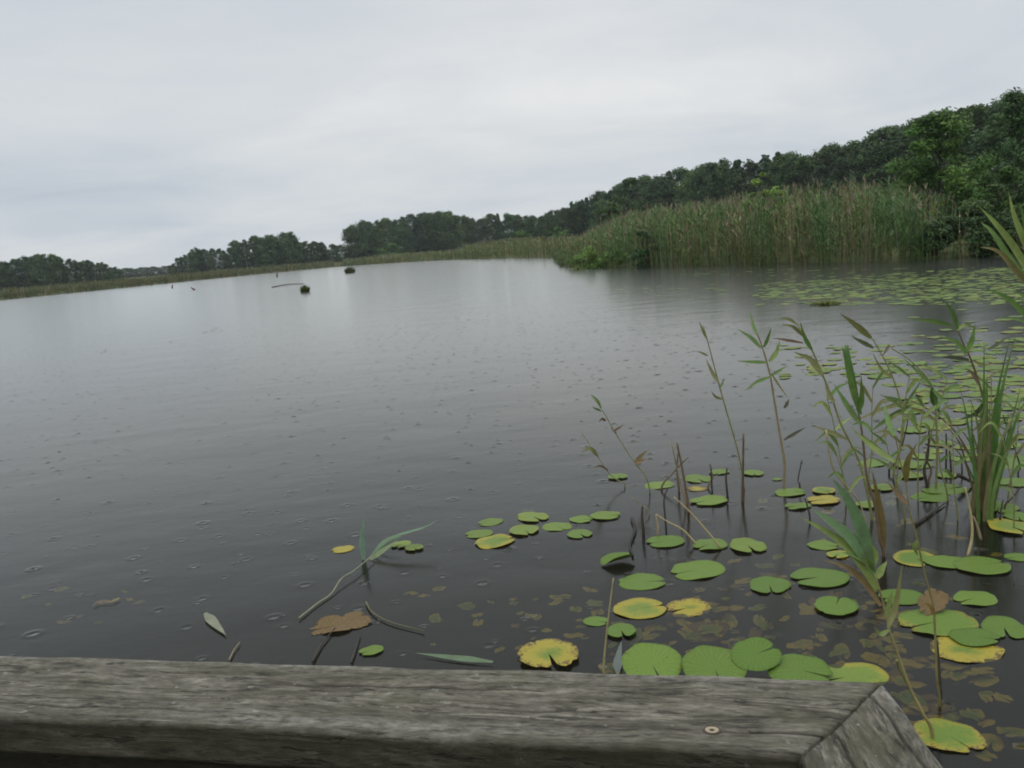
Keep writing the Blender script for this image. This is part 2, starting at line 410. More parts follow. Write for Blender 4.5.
def make_tree(name, seed, Ht, R, z0, shape, ncl, nlf, leaf, cols, bark='bark', rad=.16, nl=6, squash=.7):
    r = np.random.default_rng(seed + 500); root = empty(name, (0, 0, 0))
    Q, t, C = crown(seed, Ht, R, z0, shape, ncl, nlf, leaf, cols, squash)
    tv, tf = trunk_mesh(r, Ht, rad, C, nl)
    link_mesh('trunk', tv, tf, M[bark], root)
    quad_mesh('crown', Q, M['foliage'], root, t)
    return root
DK = [(.044, .094, .028), (.055, .112, .030), (.038, .079, .028)]
MD = [(.055, .10, .030), (.048, .086, .030), (.068, .112, .034)]
BR = [(.066, .138, .026), (.052, .115, .024), (.088, .160, .031)]
protos = {}
for i in range(4): protos['pine', i] = make_tree('pine_tree', 20 + i, 13 + .6 * i, 2.5 + .25 * i, .8 + .4 * i, 'pine', 130, 7500, .20, DK, rad=.17)
for i in range(4): protos['leaf', i] = make_tree('broadleaf_tree', 40 + i, 12 + .8 * i, 4.0 + .3 * i, .2 + .2 * i, 'round' if i % 2 else 'oval', 120, 9000, .20, DK + MD, rad=.18)
for i in range(2): protos['birch', i] = make_tree('birch_tree', 60 + i, 12 + i, 2.6, 2.6, 'oval', 46, 3200, .2, MD, 'birch', rad=.16)
used = set()
def put_tree(kind, var, x, y, top_h, label, group, wscale=1.0, color=(1, 1, 1)):
    p = protos[kind, var]; c = p if (kind, var) not in used else copy_tree(p); used.add((kind, var))
    base = {'pine': 13 + .6 * var, 'leaf': 12 + .8 * var, 'birch': 12 + var}[kind]
    s = top_h / base; zz = gz([(x, y)])[0] + max(math.hypot(x, y) - 450, 0) * .004
    c.location = (x, y, zz - .05); c.scale = (s * wscale, s * wscale, s); c.rotation_euler = (0, 0, random.random() * 6.28)
    tag(c, label, {'pine': 'pine tree', 'leaf': 'tree', 'birch': 'birch tree'}[kind], group)
    v_ = float(np.clip(rng.normal(1.0, .22), .6, 1.6)); h_ = float(rng.normal(0, .10))
    for ch in c.children: ch.color = (v_ * (1 + h_), v_, v_ * (1 - h_), 1)
    return c
# the long wood on the right: three rows along a straight edge running away from us
def interp(x, pts):
    xs, ys = zip(*pts); return float(np.interp(x, xs, ys))
SKYR = [(545, 213), (560, 207), (580, 201), (600, 194), (630, 183), (680, 170), (745, 160), (800, 151), (850, 149), (890, 132), (930, 121), (965, 110), (1000, 104), (1040, 96)]
A_, B_ = np.array([9., 285.]), np.array([76., 100.])
for row, (off, cnt) in enumerate(((0, 52), (6, 40), (13, 32))):
    for i in range(cnt):
        t = ((i + .5) / cnt) ** 1.0; nrm = np.array([.94, .34])
        q = A_ + (B_ - A_) * t + nrm * (off + rng.normal(0, 1.2)) + np.array([.34, -.94]) * rng.normal(0, 1.3)
        px, _ = PR((q[0], q[1], 5))
        if px > 1090: continue
        ytop = interp(px, SKYR) + abs(rng.normal(0, 4.0)) + (0 if row else 8 * rng.random()) + (1 if row else 4)
        ztop = V(px, ytop, q[1])[2]
        k = 'pine' if rng.random() < .36 else 'leaf'
        lab = {'pine': 'dark narrow pine in the long wood behind the tall reed bed', 'leaf': 'dark broad leafy tree in the long wood behind the tall reed bed'}[k]
        put_tree(k, int(rng.integers(0, 4)), q[0], q[1], max(5, ztop), lab, {'pine': 'pines of the long wood', 'leaf': 'leafy trees of the long wood'}[k], (.85 + .3 * rng.random()) * (1.1 if px > 800 else 1))
# the copse in the middle distance, left of the long wood
SKYM = [(341, 236), (352, 226), (380, 222), (420, 217), (450, 215), (470, 221), (500, 217), (530, 219), (550, 222)]
for row, (yy, cnt) in enumerate(((330, 24), (345, 20))):
    for i in range(cnt):
        px = 346 + (556 - 346) * (i + .3 + .4 * rng.random()) / cnt
        Y = yy + rng.normal(0, 4); ytop = interp(px, SKYM) + abs(rng.normal(0, 3.2)) - 1; P = V(px, ytop, Y)
        k = 'leaf' if rng.random() < .8 else 'pine'
        put_tree(k, int(rng.integers(0, 4)), P[0], Y, P[2], 'dark rounded tree in the middle copse beyond the open water' if k == 'leaf' else 'dark pointed tree in the middle copse beyond the open water', 'rounded trees of the middle copse' if k == 'leaf' else 'pointed trees of the middle copse', .8 + .4 * rng.random())
# the wood further left
SKYL = [(165, 268), (185, 256), (200, 250), (215, 253), (240, 242), (262, 239), (290, 235), (300, 243), (338, 246)]
for i in range(46):
    px = 168 + (342 - 168) * (i + .3 + .4 * rng.random()) / 46; Y = (332, 340)[i % 2] + rng.normal(0, 3)
    P = V(px, interp(px, SKYL) + abs(rng.normal(0, 3.2)) - 1, Y); k = 'birch' if i in (12, 19, 21) else 'leaf'
    if k == 'birch': P[1] -= 6
    put_tree(k, int(rng.integers(0, 2 if k == 'birch' else 4)), P[0], P[1], P[2], 'small white trunked birch at the front of the left shore wood' if k == 'birch' else 'dark round tree in the wood on the left far shore', 'birches of the left shore wood' if k == 'birch' else 'round trees of the left shore wood', .75 + .35 * rng.random())
SKYF = [(-60, 265), (0, 266), (20, 261), (45, 257), (70, 263), (100, 264), (118, 272)]
for i in range(40):
    px = -60 + 182 * (i + .3 + .4 * rng.random()) / 40; Y = (298, 305)[i % 2] + rng.normal(0, 2)
    P = V(px, interp(px, SKYF) + abs(rng.normal(0, 3.0)) - 1, Y)
    put_tree('leaf', int(rng.integers(0, 4)), P[0], Y, P[2], 'dark low tree in the row at the far left edge of the lake', 'tree row at the far left edge', .8 + .4 * rng.random())
for i in range(13):
    px = 112 + 70 * (i + .5) / 13; Y = 560 + rng.normal(0, 5); P = V(px, 271.5 - 4.0 * i / 12 + abs(rng.normal(0, .8)), Y)
    put_tree('leaf', int(rng.integers(0, 4)), P[0], Y, max(4, P[2]), 'tiny far tree in the gap between the two left woods', 'far trees in the left gap', 2.2)

for k_, p in protos.items():                                          # a kind that was never planted
    if k_ not in used:
        for ch in list(p.children): bpy.data.objects.remove(ch)
        bpy.data.objects.remove(p)
def near_plant(name, seed, px, base_y, Y, top_y, wpx, shape, ncl, nlf, leaf, cols, label, cat, z0f=.06, squash=.7, bark='bark', rad=.07):
    P = V(px, top_y, Y); gzv = gz([(P[0], Y)])[0]; h = P[2] - gzv; R = wpx / 2 * Y / F
    t = make_tree(name, seed, h, R, h * z0f, shape, ncl, nlf, leaf, cols, bark, rad, 9, squash)
    t.location = (P[0], Y, gzv); tag(t, label, cat); return t
near_plant('broadleaf_tree', 101, 938, 255, 46, 116, 92, 'round', 75, 15000, .085, BR, 'bright green leafy tree standing alone in front of the dark wood', 'tree', .12, .65, rad=.13)
near_plant('broadleaf_tree', 102, 1016, 250, 58, 93, 70, 'oval', 70, 13000, .10, DK + MD, 'tall dark tree cut off by the right edge of the photo', 'tree', .1, rad=.16)
near_plant('shrub', 103, 1002, 250, 40, 168, 66, 'round', 45, 9000, .07, BR + MD, 'green shrub on the bank just right of the bright leafy tree', 'shrub', .05)
near_plant('shrub', 104, 972, 256, 37, 205, 60, 'round', 40, 8000, .06, MD, 'dark shrub at the water edge under the bright leafy tree', 'shrub', .03)
near_plant('shrub', 105, 925, 256, 42, 196, 56, 'round', 36, 7000, .06, MD + DK, 'dark shrub among the reeds left under the bright leafy tree', 'shrub', .03)
near_plant('shrub', 106, 1040, 255, 35, 180, 70, 'round', 40, 8000, .06, MD + BR, 'leafy shrub at the right edge behind the big reed leaves', 'shrub', .03)
near_plant('sapling', 107, 764, 240, 47, 174, 34, 'round', 24, 4200, .07, [(.17, .25, .05), (.13, .21, .045)], 'small yellow green sapling poking above the tall reeds', 'sapling', .3, rad=.03)
near_plant('broadleaf_tree', 108, 628, 232, 150, 177, 42, 'round', 46, 6000, .19, MD, 'mid green domed tree standing before the wood, left part', 'tree', .08)
near_plant('broadleaf_tree', 109, 610, 232, 120, 203, 34, 'round', 36, 4500, .16, MD + BR[:1], 'short round green tree behind the left end of the reeds', 'tree', .06)
for k_, (px, ty, wp, Y, lab) in enumerate(((935, 222, 46, 35.2, 'dark low shrub at the water edge where the tall reeds stop'), (988, 214, 56, 33.6, 'dark low shrub at the water edge far right, left of the last one'), (1030, 214, 50, 32.6, 'dark low shrub at the water edge, last before the right edge'))):
    near_plant('shrub', 130 + k_, px, 258, Y, ty, wp, 'oval', 34, 6500, .055, MD + DK, lab, 'shrub', .0, .65)
near_plant('shrub', 110, 643, 262, 51.5, 231, 26, 'round', 22, 4200, .055, [(.03, .075, .022), (.04, .09, .03)], 'dark green bush inside the reed front near its left end', 'shrub', .02)
for k_, (px, ty, wp, Y, lab) in enumerate(((588, 249, 46, 58.5, 'bright green low bush at the tip of the reed bank'), (612, 252, 34, 57, 'bright green low bush just right of the one on the bank tip'))):
    near_plant('shrub', 112 + k_, px, 268, Y, ty, wp, 'oval', 28, 4500, .055, [(.14, .24, .045), (.11, .20, .04), (.18, .25, .055)], lab, 'shrub', .0, .6)
for k_, (px, ty, wp, Y, lab) in enumerate(((520, 232, 30, 200, 'pale green round bush before the middle copse, right end'), (560, 228, 26, 190, 'light green bush where the copse meets the long wood'), (390, 244, 26, 300, 'light green bush at the foot of the middle copse'))):
    near_plant('shrub', 120 + k_, px, 245, Y, ty, wp, 'round', 24, 1800, .25, BR, lab, 'shrub', .02)

# ------------------------------------------------------------------ reed beds
def reeds(name, P, h, wid, seed, leafy=7, dead=.4, plume=.35, ww=1.0, cols=None):
    """every stalk: a leaning stem, drooping leaves on the upper part and often a plume; dead stalks are bare and tan"""
    r = np.random.default_rng(seed); n = len(P); Qs = []; Ts = []
    z0 = np.maximum(gz(P), -.15); hd = r.random(n) * 2 * math.pi; ln = r.normal(0, .10, n) * h
    pt = np.clip(.5 + .4 * np.sin(P[:, 0] * .9 + P[:, 1] * .67 + seed) + .35 * np.sin(P[:, 0] * 1.9 - P[:, 1] * .8 + 2 * seed), 0, 1)
    isd = r.random(n) < dead * (.15 + 1.7 * pt)
    G_ = np.array(cols or [(.080, .15, .032), (.062, .125, .030), (.10, .16, .036), (.05, .105, .030)])
    D_ = np.array([(.19, .16, .095), (.15, .125, .072), (.11, .088, .052), (.28, .25, .155)])
    hue = 1.06 * np.column_stack([.80 + .4 * pt, .95 + .12 * pt, np.ones(n)]) if True else 1
    tint = hue * np.where(isd[:, None], D_[r.integers(0, 4, n)], G_[r.integers(0, len(G_), n)]) * (.8 + .4 * r.random((n, 1)))
    b = np.column_stack([P, z0 - .1]); tp = b + np.column_stack([np.cos(hd) * ln, np.sin(hd) * ln, h + .1])
    def strip(a, c, w1, w2, t, ang=None):
        an_ = r.random(len(a)) * math.pi if ang is None else ang
        s = np.column_stack([np.cos(an_), np.sin(an_) * .5, np.zeros(len(a))])
        Qs.append(np.stack([a - s * w1[:, None], a + s * w1[:, None], c + s * w2[:, None], c - s * w2[:, None]], 1)); Ts.append(t)
    sw = wid * .5 * (.7 + .6 * r.random(n)); strip(b, tp, sw, sw * .5, np.where(isd[:, None], tint, tint * .75 + np.array([.09, .085, .045]) * .25))
    for k in range(leafy):
        m = np.where(isd, r.random(n) < .22, r.random(n) < .95); i = np.nonzero(m)[0]
        t = .28 + .68 * r.random(len(i)); a = b[i] + (tp[i] - b[i]) * t[:, None]
        q = r.random(len(i)) * 2 * math.pi; L = (.30 + .30 * r.random(len(i))) * np.clip(h[i] / 2.5, .4, 1.2)
        e = .5 + .5 * r.random(len(i))
        md = a + np.column_stack([np.cos(q) * L * .5, np.sin(q) * L * .5, L * .55 * e])
        en = md + np.column_stack([np.cos(q) * L * .55, np.sin(q) * L * .55, L * (.45 * e - .28)])
        lw = wid * .62 * (.7 + .6 * r.random(len(i))); tt = tint[i] * (.85 + .35 * r.random((len(i), 1)))
        strip(a, md, lw * .6, lw, tt, q + math.pi / 2); strip(md, en, lw, lw * .12, tt, q + math.pi / 2)
    i = np.nonzero(r.random(n) < plume)[0]
    for k in range(3):
        a = tp[i] - [0, 0, .02]; q = hd[i] + r.normal(0, .6, len(i)); L = (.18 + .14 * r.random(len(i)))
        c = a + np.column_stack([np.cos(q) * L * .35, np.sin(q) * L * .35, L * .9])
        wv = wid * (.8 + .7 * r.random(len(i))); pc = np.array([(.19, .155, .105), (.23, .20, .13), (.15, .125, .085)])[r.integers(0, 3, len(i))]
        strip(a, c, wv * .7, wv * .25, pc)
    Q = np.concatenate(Qs); T = np.concatenate(Ts)
    if ww != 1.0: pass
    o = quad_mesh(name, Q, M['reedbed'], None, T); o['kind'] = 'stuff'; return o
def along(px0, px1, n, depth, pw=1.4, seed=0, inland=None):
    """points on the bank between two places of the water's edge, going inland"""
    r = np.random.default_rng(seed); xs = np.array([q[0] for q in SHORE_PX], float)
    t = px0 + (px1 - px0) * r.random(n)
    X = np.interp(t, xs, SH[:, 0]); Y = np.interp(t, xs, SH[:, 1]); d = r.random(n) ** pw * depth
    nx, ny = inland
    return np.column_stack([X + nx * d, Y + ny * d]), t, d
def bank_run(pts, n, depth, pw, seed, nrm):
    r = np.random.default_rng(seed); P = np.asarray(pts); L = np.linalg.norm(np.diff(P, axis=0), axis=1); cs = np.concatenate([[0], np.cumsum(L)])
    s = r.random(n) * cs[-1]; X = np.interp(s, cs, P[:, 0]); Y = np.interp(s, cs, P[:, 1]); d = r.random(n) ** pw * depth - .25 + .3 * np.sin(s * 1.3) + .2 * np.sin(s * 3.1)
    return np.column_stack([X + nrm[0] * d, Y + nrm[1] * d]), d
front = np.vstack([SH[8:], [(27, 20)]]) 
P, d = bank_run(front, 11500, 13, 1.5, 3, (.93, .36))
px = np.array([PR((a, b, 1))[0] for a, b in P])
want = np.array([interp(x, [(545, 243), (560, 239), (575, 235), (600, 227), (625, 216), (660, 209), (700, 206), (760, 197), (800, 193), (850, 189), (900, 190), (940, 200), (985, 215), (1060, 220)]) for x in px])
h = np.array([V(a, c + 4, b[1])[2] for a, c, b in zip(px, want, P)]) * (.80 + .2 * rng.random(len(P))) * (1 + rng.normal(0, .035, len(P)))
h *= 1 + .10 * np.sin(P[:, 0] * 1.7 + P[:, 1] * .8) * np.sin(P[:, 1] * 1.3 - 1.1 * P[:, 0]) + .16 * (rng.random(len(P)) < .05); h = np.clip(h, 1.0, 3.4); h *= np.where(d < .6, .82 + .2 * rng.random(len(P)), 1)
gap = (np.sin(P[:, 0] * 2.1 + P[:, 1] * 1.0) + np.sin(P[:, 1] * 1.9 - P[:, 0] * .4)) > .9
keep = ~(gap & (d < 3.2) & (rng.random(len(P)) < .75)) & ~((px < 606) & (d < 3)) & (px > 545) & ~((px > 905) & (rng.random(len(P)) < (px - 905) / 70))
tag(reeds('reed_bed', P[keep], h[keep], .030, 5, 9, .36, .26), 'tall reed bed along the right bank, green above and tan below', 'reeds')
P, d = bank_run(front, 2000, .8, 1.0, 31, (.93, .36)); P = P - np.array([.15, .06])
tag(reeds('sedge_fringe', P, .35 + .55 * rng.random(len(P)) + .4 * np.maximum(0, np.sin(P[:, 1] * .9)), .03, 32, 6, .15, 0, cols=[(.075, .14, .03), (.10, .15, .034), (.065, .12, .028)]), 'low green sedge fringe at the foot of the tall reed bed', 'sedge')
mid = SH[5:9]
P, d = bank_run(np.vstack([mid, [(9, 88)]]), 4200, 16, 1.2, 8, (.80, .6)); hh = 1.2 + 1.5 * rng.random(len(P)) ** .8
px = np.array([PR((a, b, 1))[0] for a, b in P]); hh = np.clip(hh, .8, None) * np.interp(px, [400, 455, 470, 520, 560], [.5, .62, 1.0, 1.0, .8])
tag(reeds('reed_bed', P, hh, .085, 9, 5, .18, .22, cols=[(.12, .165, .05), (.14, .17, .06), (.10, .145, .045)]), 'middle distance olive reed bed where the open water narrows', 'reeds')
P, d = bank_run(SH[4:6], 2600, 22, 1.2, 12, (.5, .86)); tag(reeds('reed_bed', P, .9 + .9 * rng.random(len(P)), .12, 13, 4, .12, .1, cols=[(.14, .17, .06), (.12, .155, .055)]), 'low olive reed strip below the middle copse', 'reeds')
P, d = bank_run(SH[:5], 5200, 18, 1.2, 14, (-.45, .89)); tag(reeds('reed_bed', P, .8 + .8 * rng.random(len(P)), .12, 15, 4, .12, .08, cols=[(.14, .165, .06), (.115, .15, .05), (.155, .16, .07)]), 'long low reed strip along the left far shore', 'reeds')
# small things out on the lake
def tuft(px, py, wpx, hpx, label, cols, seed):
    P = G(px, py); D = np.linalg.norm(P - EYE); R = wpx / 2 * D / F; hh = hpx * D / F; r = np.random.default_rng(seed); Q = []; T = []
    for k in range(260):
        a = r.random() * 6.28; q = R * math.sqrt(r.random()) * .75; b = np.array([math.cos(a) * q, math.sin(a) * q, -.03]); L = hh * (.5 + .6 * r.random())
        e = b + [math.cos(a) * R * .4 * r.random(), math.sin(a) * R * .4, L * (1.05 - (q / R) ** 2 * .7)]; s = np.array([math.cos(a + 1.57), math.sin(a + 1.57), 0]) * .035 * D / 60
        Q.append([b - s, b + s, e + s * .3, e - s * .3]); T.append(np.array(cols[r.integers(0, len(cols))]) * (.7 + .6 * r.random()))
    o = quad_mesh('grass_tuft', np.array(Q), M['reedbed'], None, np.array(T)); o.location = P; tag(o, label, 'grass tuft'); return o
tuft(305, 292, 11, 7, 'small green grass tuft standing alone out on the open lake', [(.10, .15, .04), (.14, .17, .05)], 1)
tuft(350, 273, 12, 6, 'dark grass tuft on the lake close to the far shore', [(.08, .10, .04), (.11, .11, .05)], 2)
tuft(825, 304, 36, 5, 'yellow green floating weed heap at the front of far lily pads', [(.17, .19, .03), (.11, .14, .03)], 3)
def stick(name, pts, rad, label, cat, color, mname='stalk', group=None, sides=6):
    P = spline(pts, max(8, 4 * len(pts))); n_ = len(P); o0 = P[0].copy()
    v, f = tube(P - o0, [rad * (1.1 - .5 * i / (n_ - 1)) for i in range(n_)], sides)
    o = link_mesh(name, v, f, M[mname]); o.location = o0; tag(o, label, cat, group, None, color); return o
BROWN, DARK, STRAW, OLIVE, TANC = (.13, .09, .05), (.045, .034, .025), (.38, .31, .16), (.20, .205, .075), (.24, .19, .11)
a, b = G(272, 287.5), G(304, 284.0); stick('floating_branch', [a + [0, 0, .03], (a + b) / 2 + [0, 0, .12], b + [0, 0, .02]], .05, 'thin brown branch floating beside the lone grass tuft', 'branch', (.13, .115, .09))
a = G(172, 288); stick('snag', [a, a + [.15, 0, .45]], .12, 'short dark snag on the water far left', 'snag', BROWN)
a = G(195, 290); stick('snag', [a, a + [-.4, 0, .3]], .10, 'low dark snag on the water right of another far left', 'snag', BROWN)
a = G(277, 277); stick('snag', [a - [0, 0, .1], a + [.1, 0, .7]], .16, 'small dark snag close to the left far shore', 'snag', BROWN)
a = G(565, 262); stick('snag', [a, a + [.05, 0, .7]], .06, 'thin dark stake off the tip of the reed bank', 'stake', DARK)

# ------------------------------------------------------------------ lily pads
def pad_mesh(name, seed, aspect=1.12, notch=.10, wav=.03, zw=.02, chew=0.0, cup=0.0, fold=0.0):
    r = np.random.default_rng(seed); NT, NS = 57, 7; v = []; rad = []; ang = []; ph = r.random(6) * 6.28
    th = np.linspace(-math.pi + notch, math.pi - notch, NT)
    def b(t):
        q = 1 + wav * (math.sin(2 * t + ph[0]) + .7 * math.sin(3 * t + ph[1]) + .4 * math.sin(7 * t + ph[2]))
        q *= 1 - .24 * math.exp(-((math.pi - notch - abs(t)) / .11) ** 2)
        if chew: q *= 1 - chew * max(0, math.sin(5 * t + ph[3]) + .6 * math.sin(11 * t + ph[4]) + .4 * math.sin(23 * t) - .5)
        return q
    for side in (1, 0):
        for s in range(NS):
            ss = s / (NS - 1)
            for t in th:
                q = b(t) * ss; x = q * math.cos(t) * aspect / math.sqrt(aspect); y = q * math.sin(t) / math.sqrt(aspect)
                zz = zw * ss * ss * (math.sin(3 * t + ph[3]) + .6 * math.sin(5 * t + ph[4])) + cup * ss * ss
                if fold: zz += fold * max(0, y) ** 1.4; y = y * (1 - .55 * fold * max(0, y))
                v.append((x, y, zz - (0 if side else .012))); rad.append(ss); ang.append(t)
    f = []; o = NS * NT
    for s in range(NS - 1):
        for k in range(NT - 1):
            a = s * NT + k; f.append((a, a + NT, a + NT + 1, a + 1)); f.append((o + a, o + a + 1, o + a + NT + 1, o + a + NT))
    e = (NS - 1) * NT
    for k in range(NT - 1): f.append((e + k, o + e + k, o + e + k + 1, e + k + 1))
    for k in (0, NT - 1):
        for s in range(NS - 1): f.append((s * NT + k, o + s * NT + k, o + (s + 1) * NT + k, (s + 1) * NT + k))
    me_o = link_mesh(name, v, f, M['pad'], attrs={'rad': rad, 'ang': ang}); me = me_o.data; bpy.data.objects.remove(me_o); return me
PM = [pad_mesh('lily_pad', i, 1.08 + .05 * (i % 3), (.03, .06, .11, .045)[i % 4], .026 + .014 * (i % 3), .02 + .014 * (i % 3), (0, .035, 0, .055)[i % 4]) for i in range(8)]
PCHEW = pad_mesh('lily_pad', 21, 1.15, .12, .03, .03, .10)
PFOLD = pad_mesh('lily_pad', 22, 1.2, .1, .03, .03, 0, 0, .9)
PCURL = pad_mesh('lily_pad', 23, 1.9, .05, .10, .07, .20, .05, .25)
PWAVY = [pad_mesh('submerged_leaf', 30 + i, 1.3 + .3 * (i % 3), .12 + .1 * (i % 2), .07, .10, .05) for i in range(5)]
npad = 0
def pad(px, py, wpx, label, rot=None, yel=.05, brn=0., lime=.2, me=None, tilt=0., tdir=0., group=None, z=None, name='lily_pad', cat='lily pad', k=None):
    global npad
    zz = (.003 + .0025 * (npad % 5)) if z is None else z
    P = G(px, py, zz); D = np.linalg.norm(P - EYE); s = wpx / 2 * D / F
    o = bpy.data.objects.new(name, me or PM[(npad * 5 + 3) % 8 if k is None else k]); col.objects.link(o)
    o.location = P; o.scale = (s, s, s * .65)
    rz = math.radians(rot) if rot is not None else random.random() * 6.28
    o.rotation_euler = (Matrix.Rotation(math.radians(tilt), 3, Vector((math.cos(tdir), math.sin(tdir), 0))) @ Matrix.Rotation(rz, 3, 'Z')).to_euler()
    tag(o, label, cat, group, None, (yel, brn, lime)); npad += 1; return o
# the notch of a pad points to rot + 180 degrees; 0 = to the right, 90 = away from us
PADS = [
 (490.5, 522, 25, 'small pale pad, uppermost left of the loose raft in mid water', 20, .1, 0, .7),
 (479, 533.5, 27, 'leftmost pad of the loose raft in mid water', 10, .1, 0, .7),
 (494.5, 541, 39, 'long pad with a yellow near rim at the raft left bottom', 200, .35, .05, .8),
 (532.5, 516.5, 32, 'flat lime pad at the top middle of the loose raft', 120, .12, 0, 1.),
 (524, 529.5, 31, 'lime pad in the heart of the loose raft, touching the top one', 110, .12, 0, 1.),
 (557, 526.5, 29, 'round notched pad right of the heart of the loose raft', 120, .05, 0, .5),
 (581, 519, 23, 'small green pad between two larger ones on the raft right', 150, .05, 0, .3),
 (579.5, 533.5, 26, 'green pad with near notch, lowest right of the loose raft', 110, .05, 0, .3),
 (605.5, 515, 29, 'pale green pad ending the loose raft on the right', 160, .08, 0, .6),
 (617.5, 476, 20, 'small lone green pad beside the fading reed', 100, .1, 0, .4),
 (659.5, 485, 29, 'pale pad behind the bundle of broken brown stalks', 170, .1, 0, .5),
 (698, 478.5, 28, 'pale pad behind the two thin stubs', 100, .1, 0, .5),
 (719, 471.5, 20, 'small pale pad farthest back right of the two thin stubs', 60, .1, 0, .5),
 (753.5, 472.5, 20, 'small pale pad right of the upright dead stake', 80, .1, 0, .5),
 (709, 500, 34, 'long green pad between broken stalks and the upright stake', 20, .05, 0, .4),
 (697, 488.5, 20, 'orange brown small leaf behind the long green pad', 0, 1., .5, .5),
 (777, 479, 9, 'tiny pad left of the second reed foot', 0, .1, 0, .3),
 (665.5, 541, 36, 'bright green pad under the bent straw stalk', 10, .0, 0, .1),
 (710, 544, 33, 'green pad with straw stalks resting across it', 30, .1, 0, .3),
 (747.5, 545, 37, 'round lime pad with a near notch right of the straw stalks', 95, .08, 0, .8),
 (642, 581.5, 45, 'flat bright green oval pad left of the big clean oval', 175, .0, 0, .2),
 (697.5, 569.5, 51, 'big clean oval pad alone in the middle of the dark water', 15, .02, 0, .3),
 (769.5, 584.5, 40, 'green pad with a near notch right of the big clean oval', 80, .05, 0, .1),
 (819.5, 577, 50, 'big bright green oval pad left of the fan of reed leaves', 5, .0, 0, .1),
 (836, 605, 41, 'green pad with a wide open notch on its far side', 240, .0, 0, .1),
 (901.5, 596.5, 38, 'green pad with a left notch behind the front reed', 5, .08, 0, .1),
 (975, 598, 35, 'greyish green flat pad far right before the dark water', 15, .05, 0, .2),
 (1004, 627, 40, 'round bright green pad nearest the right edge', 70, .0, 0, .1),
 (938, 621.5, 62, 'large green pad with brown spots under the tall thin reed', 10, .12, .1, .25),
 (974, 636.5, 38, 'bluish green pad overlapping the spotted one', 150, .05, 0, .05),
 (966, 649, 55, 'yellowing pad with brown end below the spotted one', 190, .62, .3, .7),
 (916, 558, 40, 'green pad with yellow curl at its left, by the thin reed', 100, .3, .1, .2),
 (947, 561.5, 34, 'green pad joined to a longer one beside the sedge clump foot', 150, .05, 0, .2),
 (982, 565, 44, 'long green pad right of the straw stalk at the clump foot', 185, .08, 0, .35),
 (800, 670, 54, 'bright green pad cut by the rail left of the yellow green one', 150, .0, 0, .1),
 (846, 677, 64, 'yellow green flat pad cut by the rail near its mitred corner', 10, .25, 0, .6),
 (652, 664, 61, 'largest green pad, left of the pair against the rail', 100, .02, 0, .25),
 (714, 668, 63, 'largest green pad, right of the pair against the rail', 95, .05, .05, .3),
 (756, 654, 46, 'rich green pad sitting on the right rim of the large pair', 200, .02, 0, .0),
 (621, 630, 30, 'round green pad right of the thin straw stalk', 95, .0, 0, .2),
 (596, 621, 24, 'small green pad touching the straw stalk on its left', 150, .0, 0, .1),
 (640, 608, 50, 'yellow green tilted pad, left half of the yellowing pair', 185, .42, .15, .9),
 (790, 492, 28, 'pale pad under the foot of the second reed', 170, .1, 0, .4),
 (797.5, 505.6, 22, 'small green pad just before the second reed foot', 10, .1, 0, .4),
 (824, 490, 22, 'thin lime pad behind the yellow one at mid right', 100, .3, 0, .8),
 (872, 463, 28, 'pale green pad behind the olive stem, far right group', 20, .1, 0, .4),
 (823, 545, 27, 'green pad half under the wide teal reed leaves', 150, .05, 0, .3),
 (838, 554, 20, 'lime pad peeping from under the wide reed leaves', 50, .3, 0, .8),
 (882, 487, 22, 'pale pad behind the reddish tipped reed leaf', 50, .15, 0, .4),
 (868, 504, 22, 'greenish pad behind the olive brown stem', 20, .15, 0, .4),
 (930, 497, 32, 'left pad of the overlapping two before twisted stub', 10, .05, 0, .2),
 (946, 489, 36, 'right pad of the overlapping two before twisted stub', 190, .05, 0, .3),
 (947, 475, 18, 'small pale pad between the two dark posts', 60, .1, 0, .5),
 (907, 464, 26, 'pale pad far behind the reddish tipped leaf, left of twisted stub', 60, .1, 0, .5),
 (912, 475, 20, 'small pale pad directly left of the twisted stub', 30, .2, 0, .6),
 (1006, 445, 24, 'pale pad right of the sedge clump, farthest back', 20, .1, 0, .5),
 (1015, 482, 28, 'pale green pad right of the sedge clump at mid height', 30, .1, 0, .3),
 (1000, 507, 30, 'green pad touching the sedge clump foot on its right', 50, .1, 0, .2),
 (1018, 516, 24, 'bluish green pad cut by the right edge beside clump', 70, .05, 0, .0),
 (1011, 526, 38, 'yellow green pad just before the bluish one at right edge', 100, .35, .05, .9),
 (1019, 557, 22, 'small green pad cut by the right edge, alone below the yellow green one', 0, .0, 0, .1),
 (948, 735, 54, 'near pad with yellow brown rim outside the rail corner', 110, .35, .25, .3),
 (371.5, 650, 22, 'small upright lime leaf before the rail, left part', 30, .0, 0, .6),
 (401, 544, 20, 'left one of two small lime pads by the floating reed', 60, .1, 0, .9),
 (414, 547, 19, 'right one of two small lime pads by the floating reed', 110, .1, 0, .9),
 (343, 549, 22, 'little yellow leaf afloat left of the floating reed', 20, 1.1, .25, .8),
]
for i, (px, py, wp, lab, rot, y, b, l) in enumerate(PADS):
    kw = {}; y += .17 if y >= .12 else .06 * (i % 3)
    if lab.startswith('largest'): kw = dict(k=1, tilt=13, z=.05)
    if lab.startswith('rich'): kw = dict(tilt=16, z=.07, k=3)
    if lab.startswith('bright green pad cut'): kw = dict(tilt=7, z=.03)
    pad(px, py, wp, lab, rot, y, b, l, **kw)
pad(548.5, 653, 61, 'yellow pad with green middle and chewed brown rim by the rail', 100, .78, .28, .3, me=PCHEW, z=.02)
pad(341, 624, 46, 'brown curled dying leaf afloat, left of centre', 20, 1.15, 1.45, .9, me=PCURL, z=.010, tilt=4)
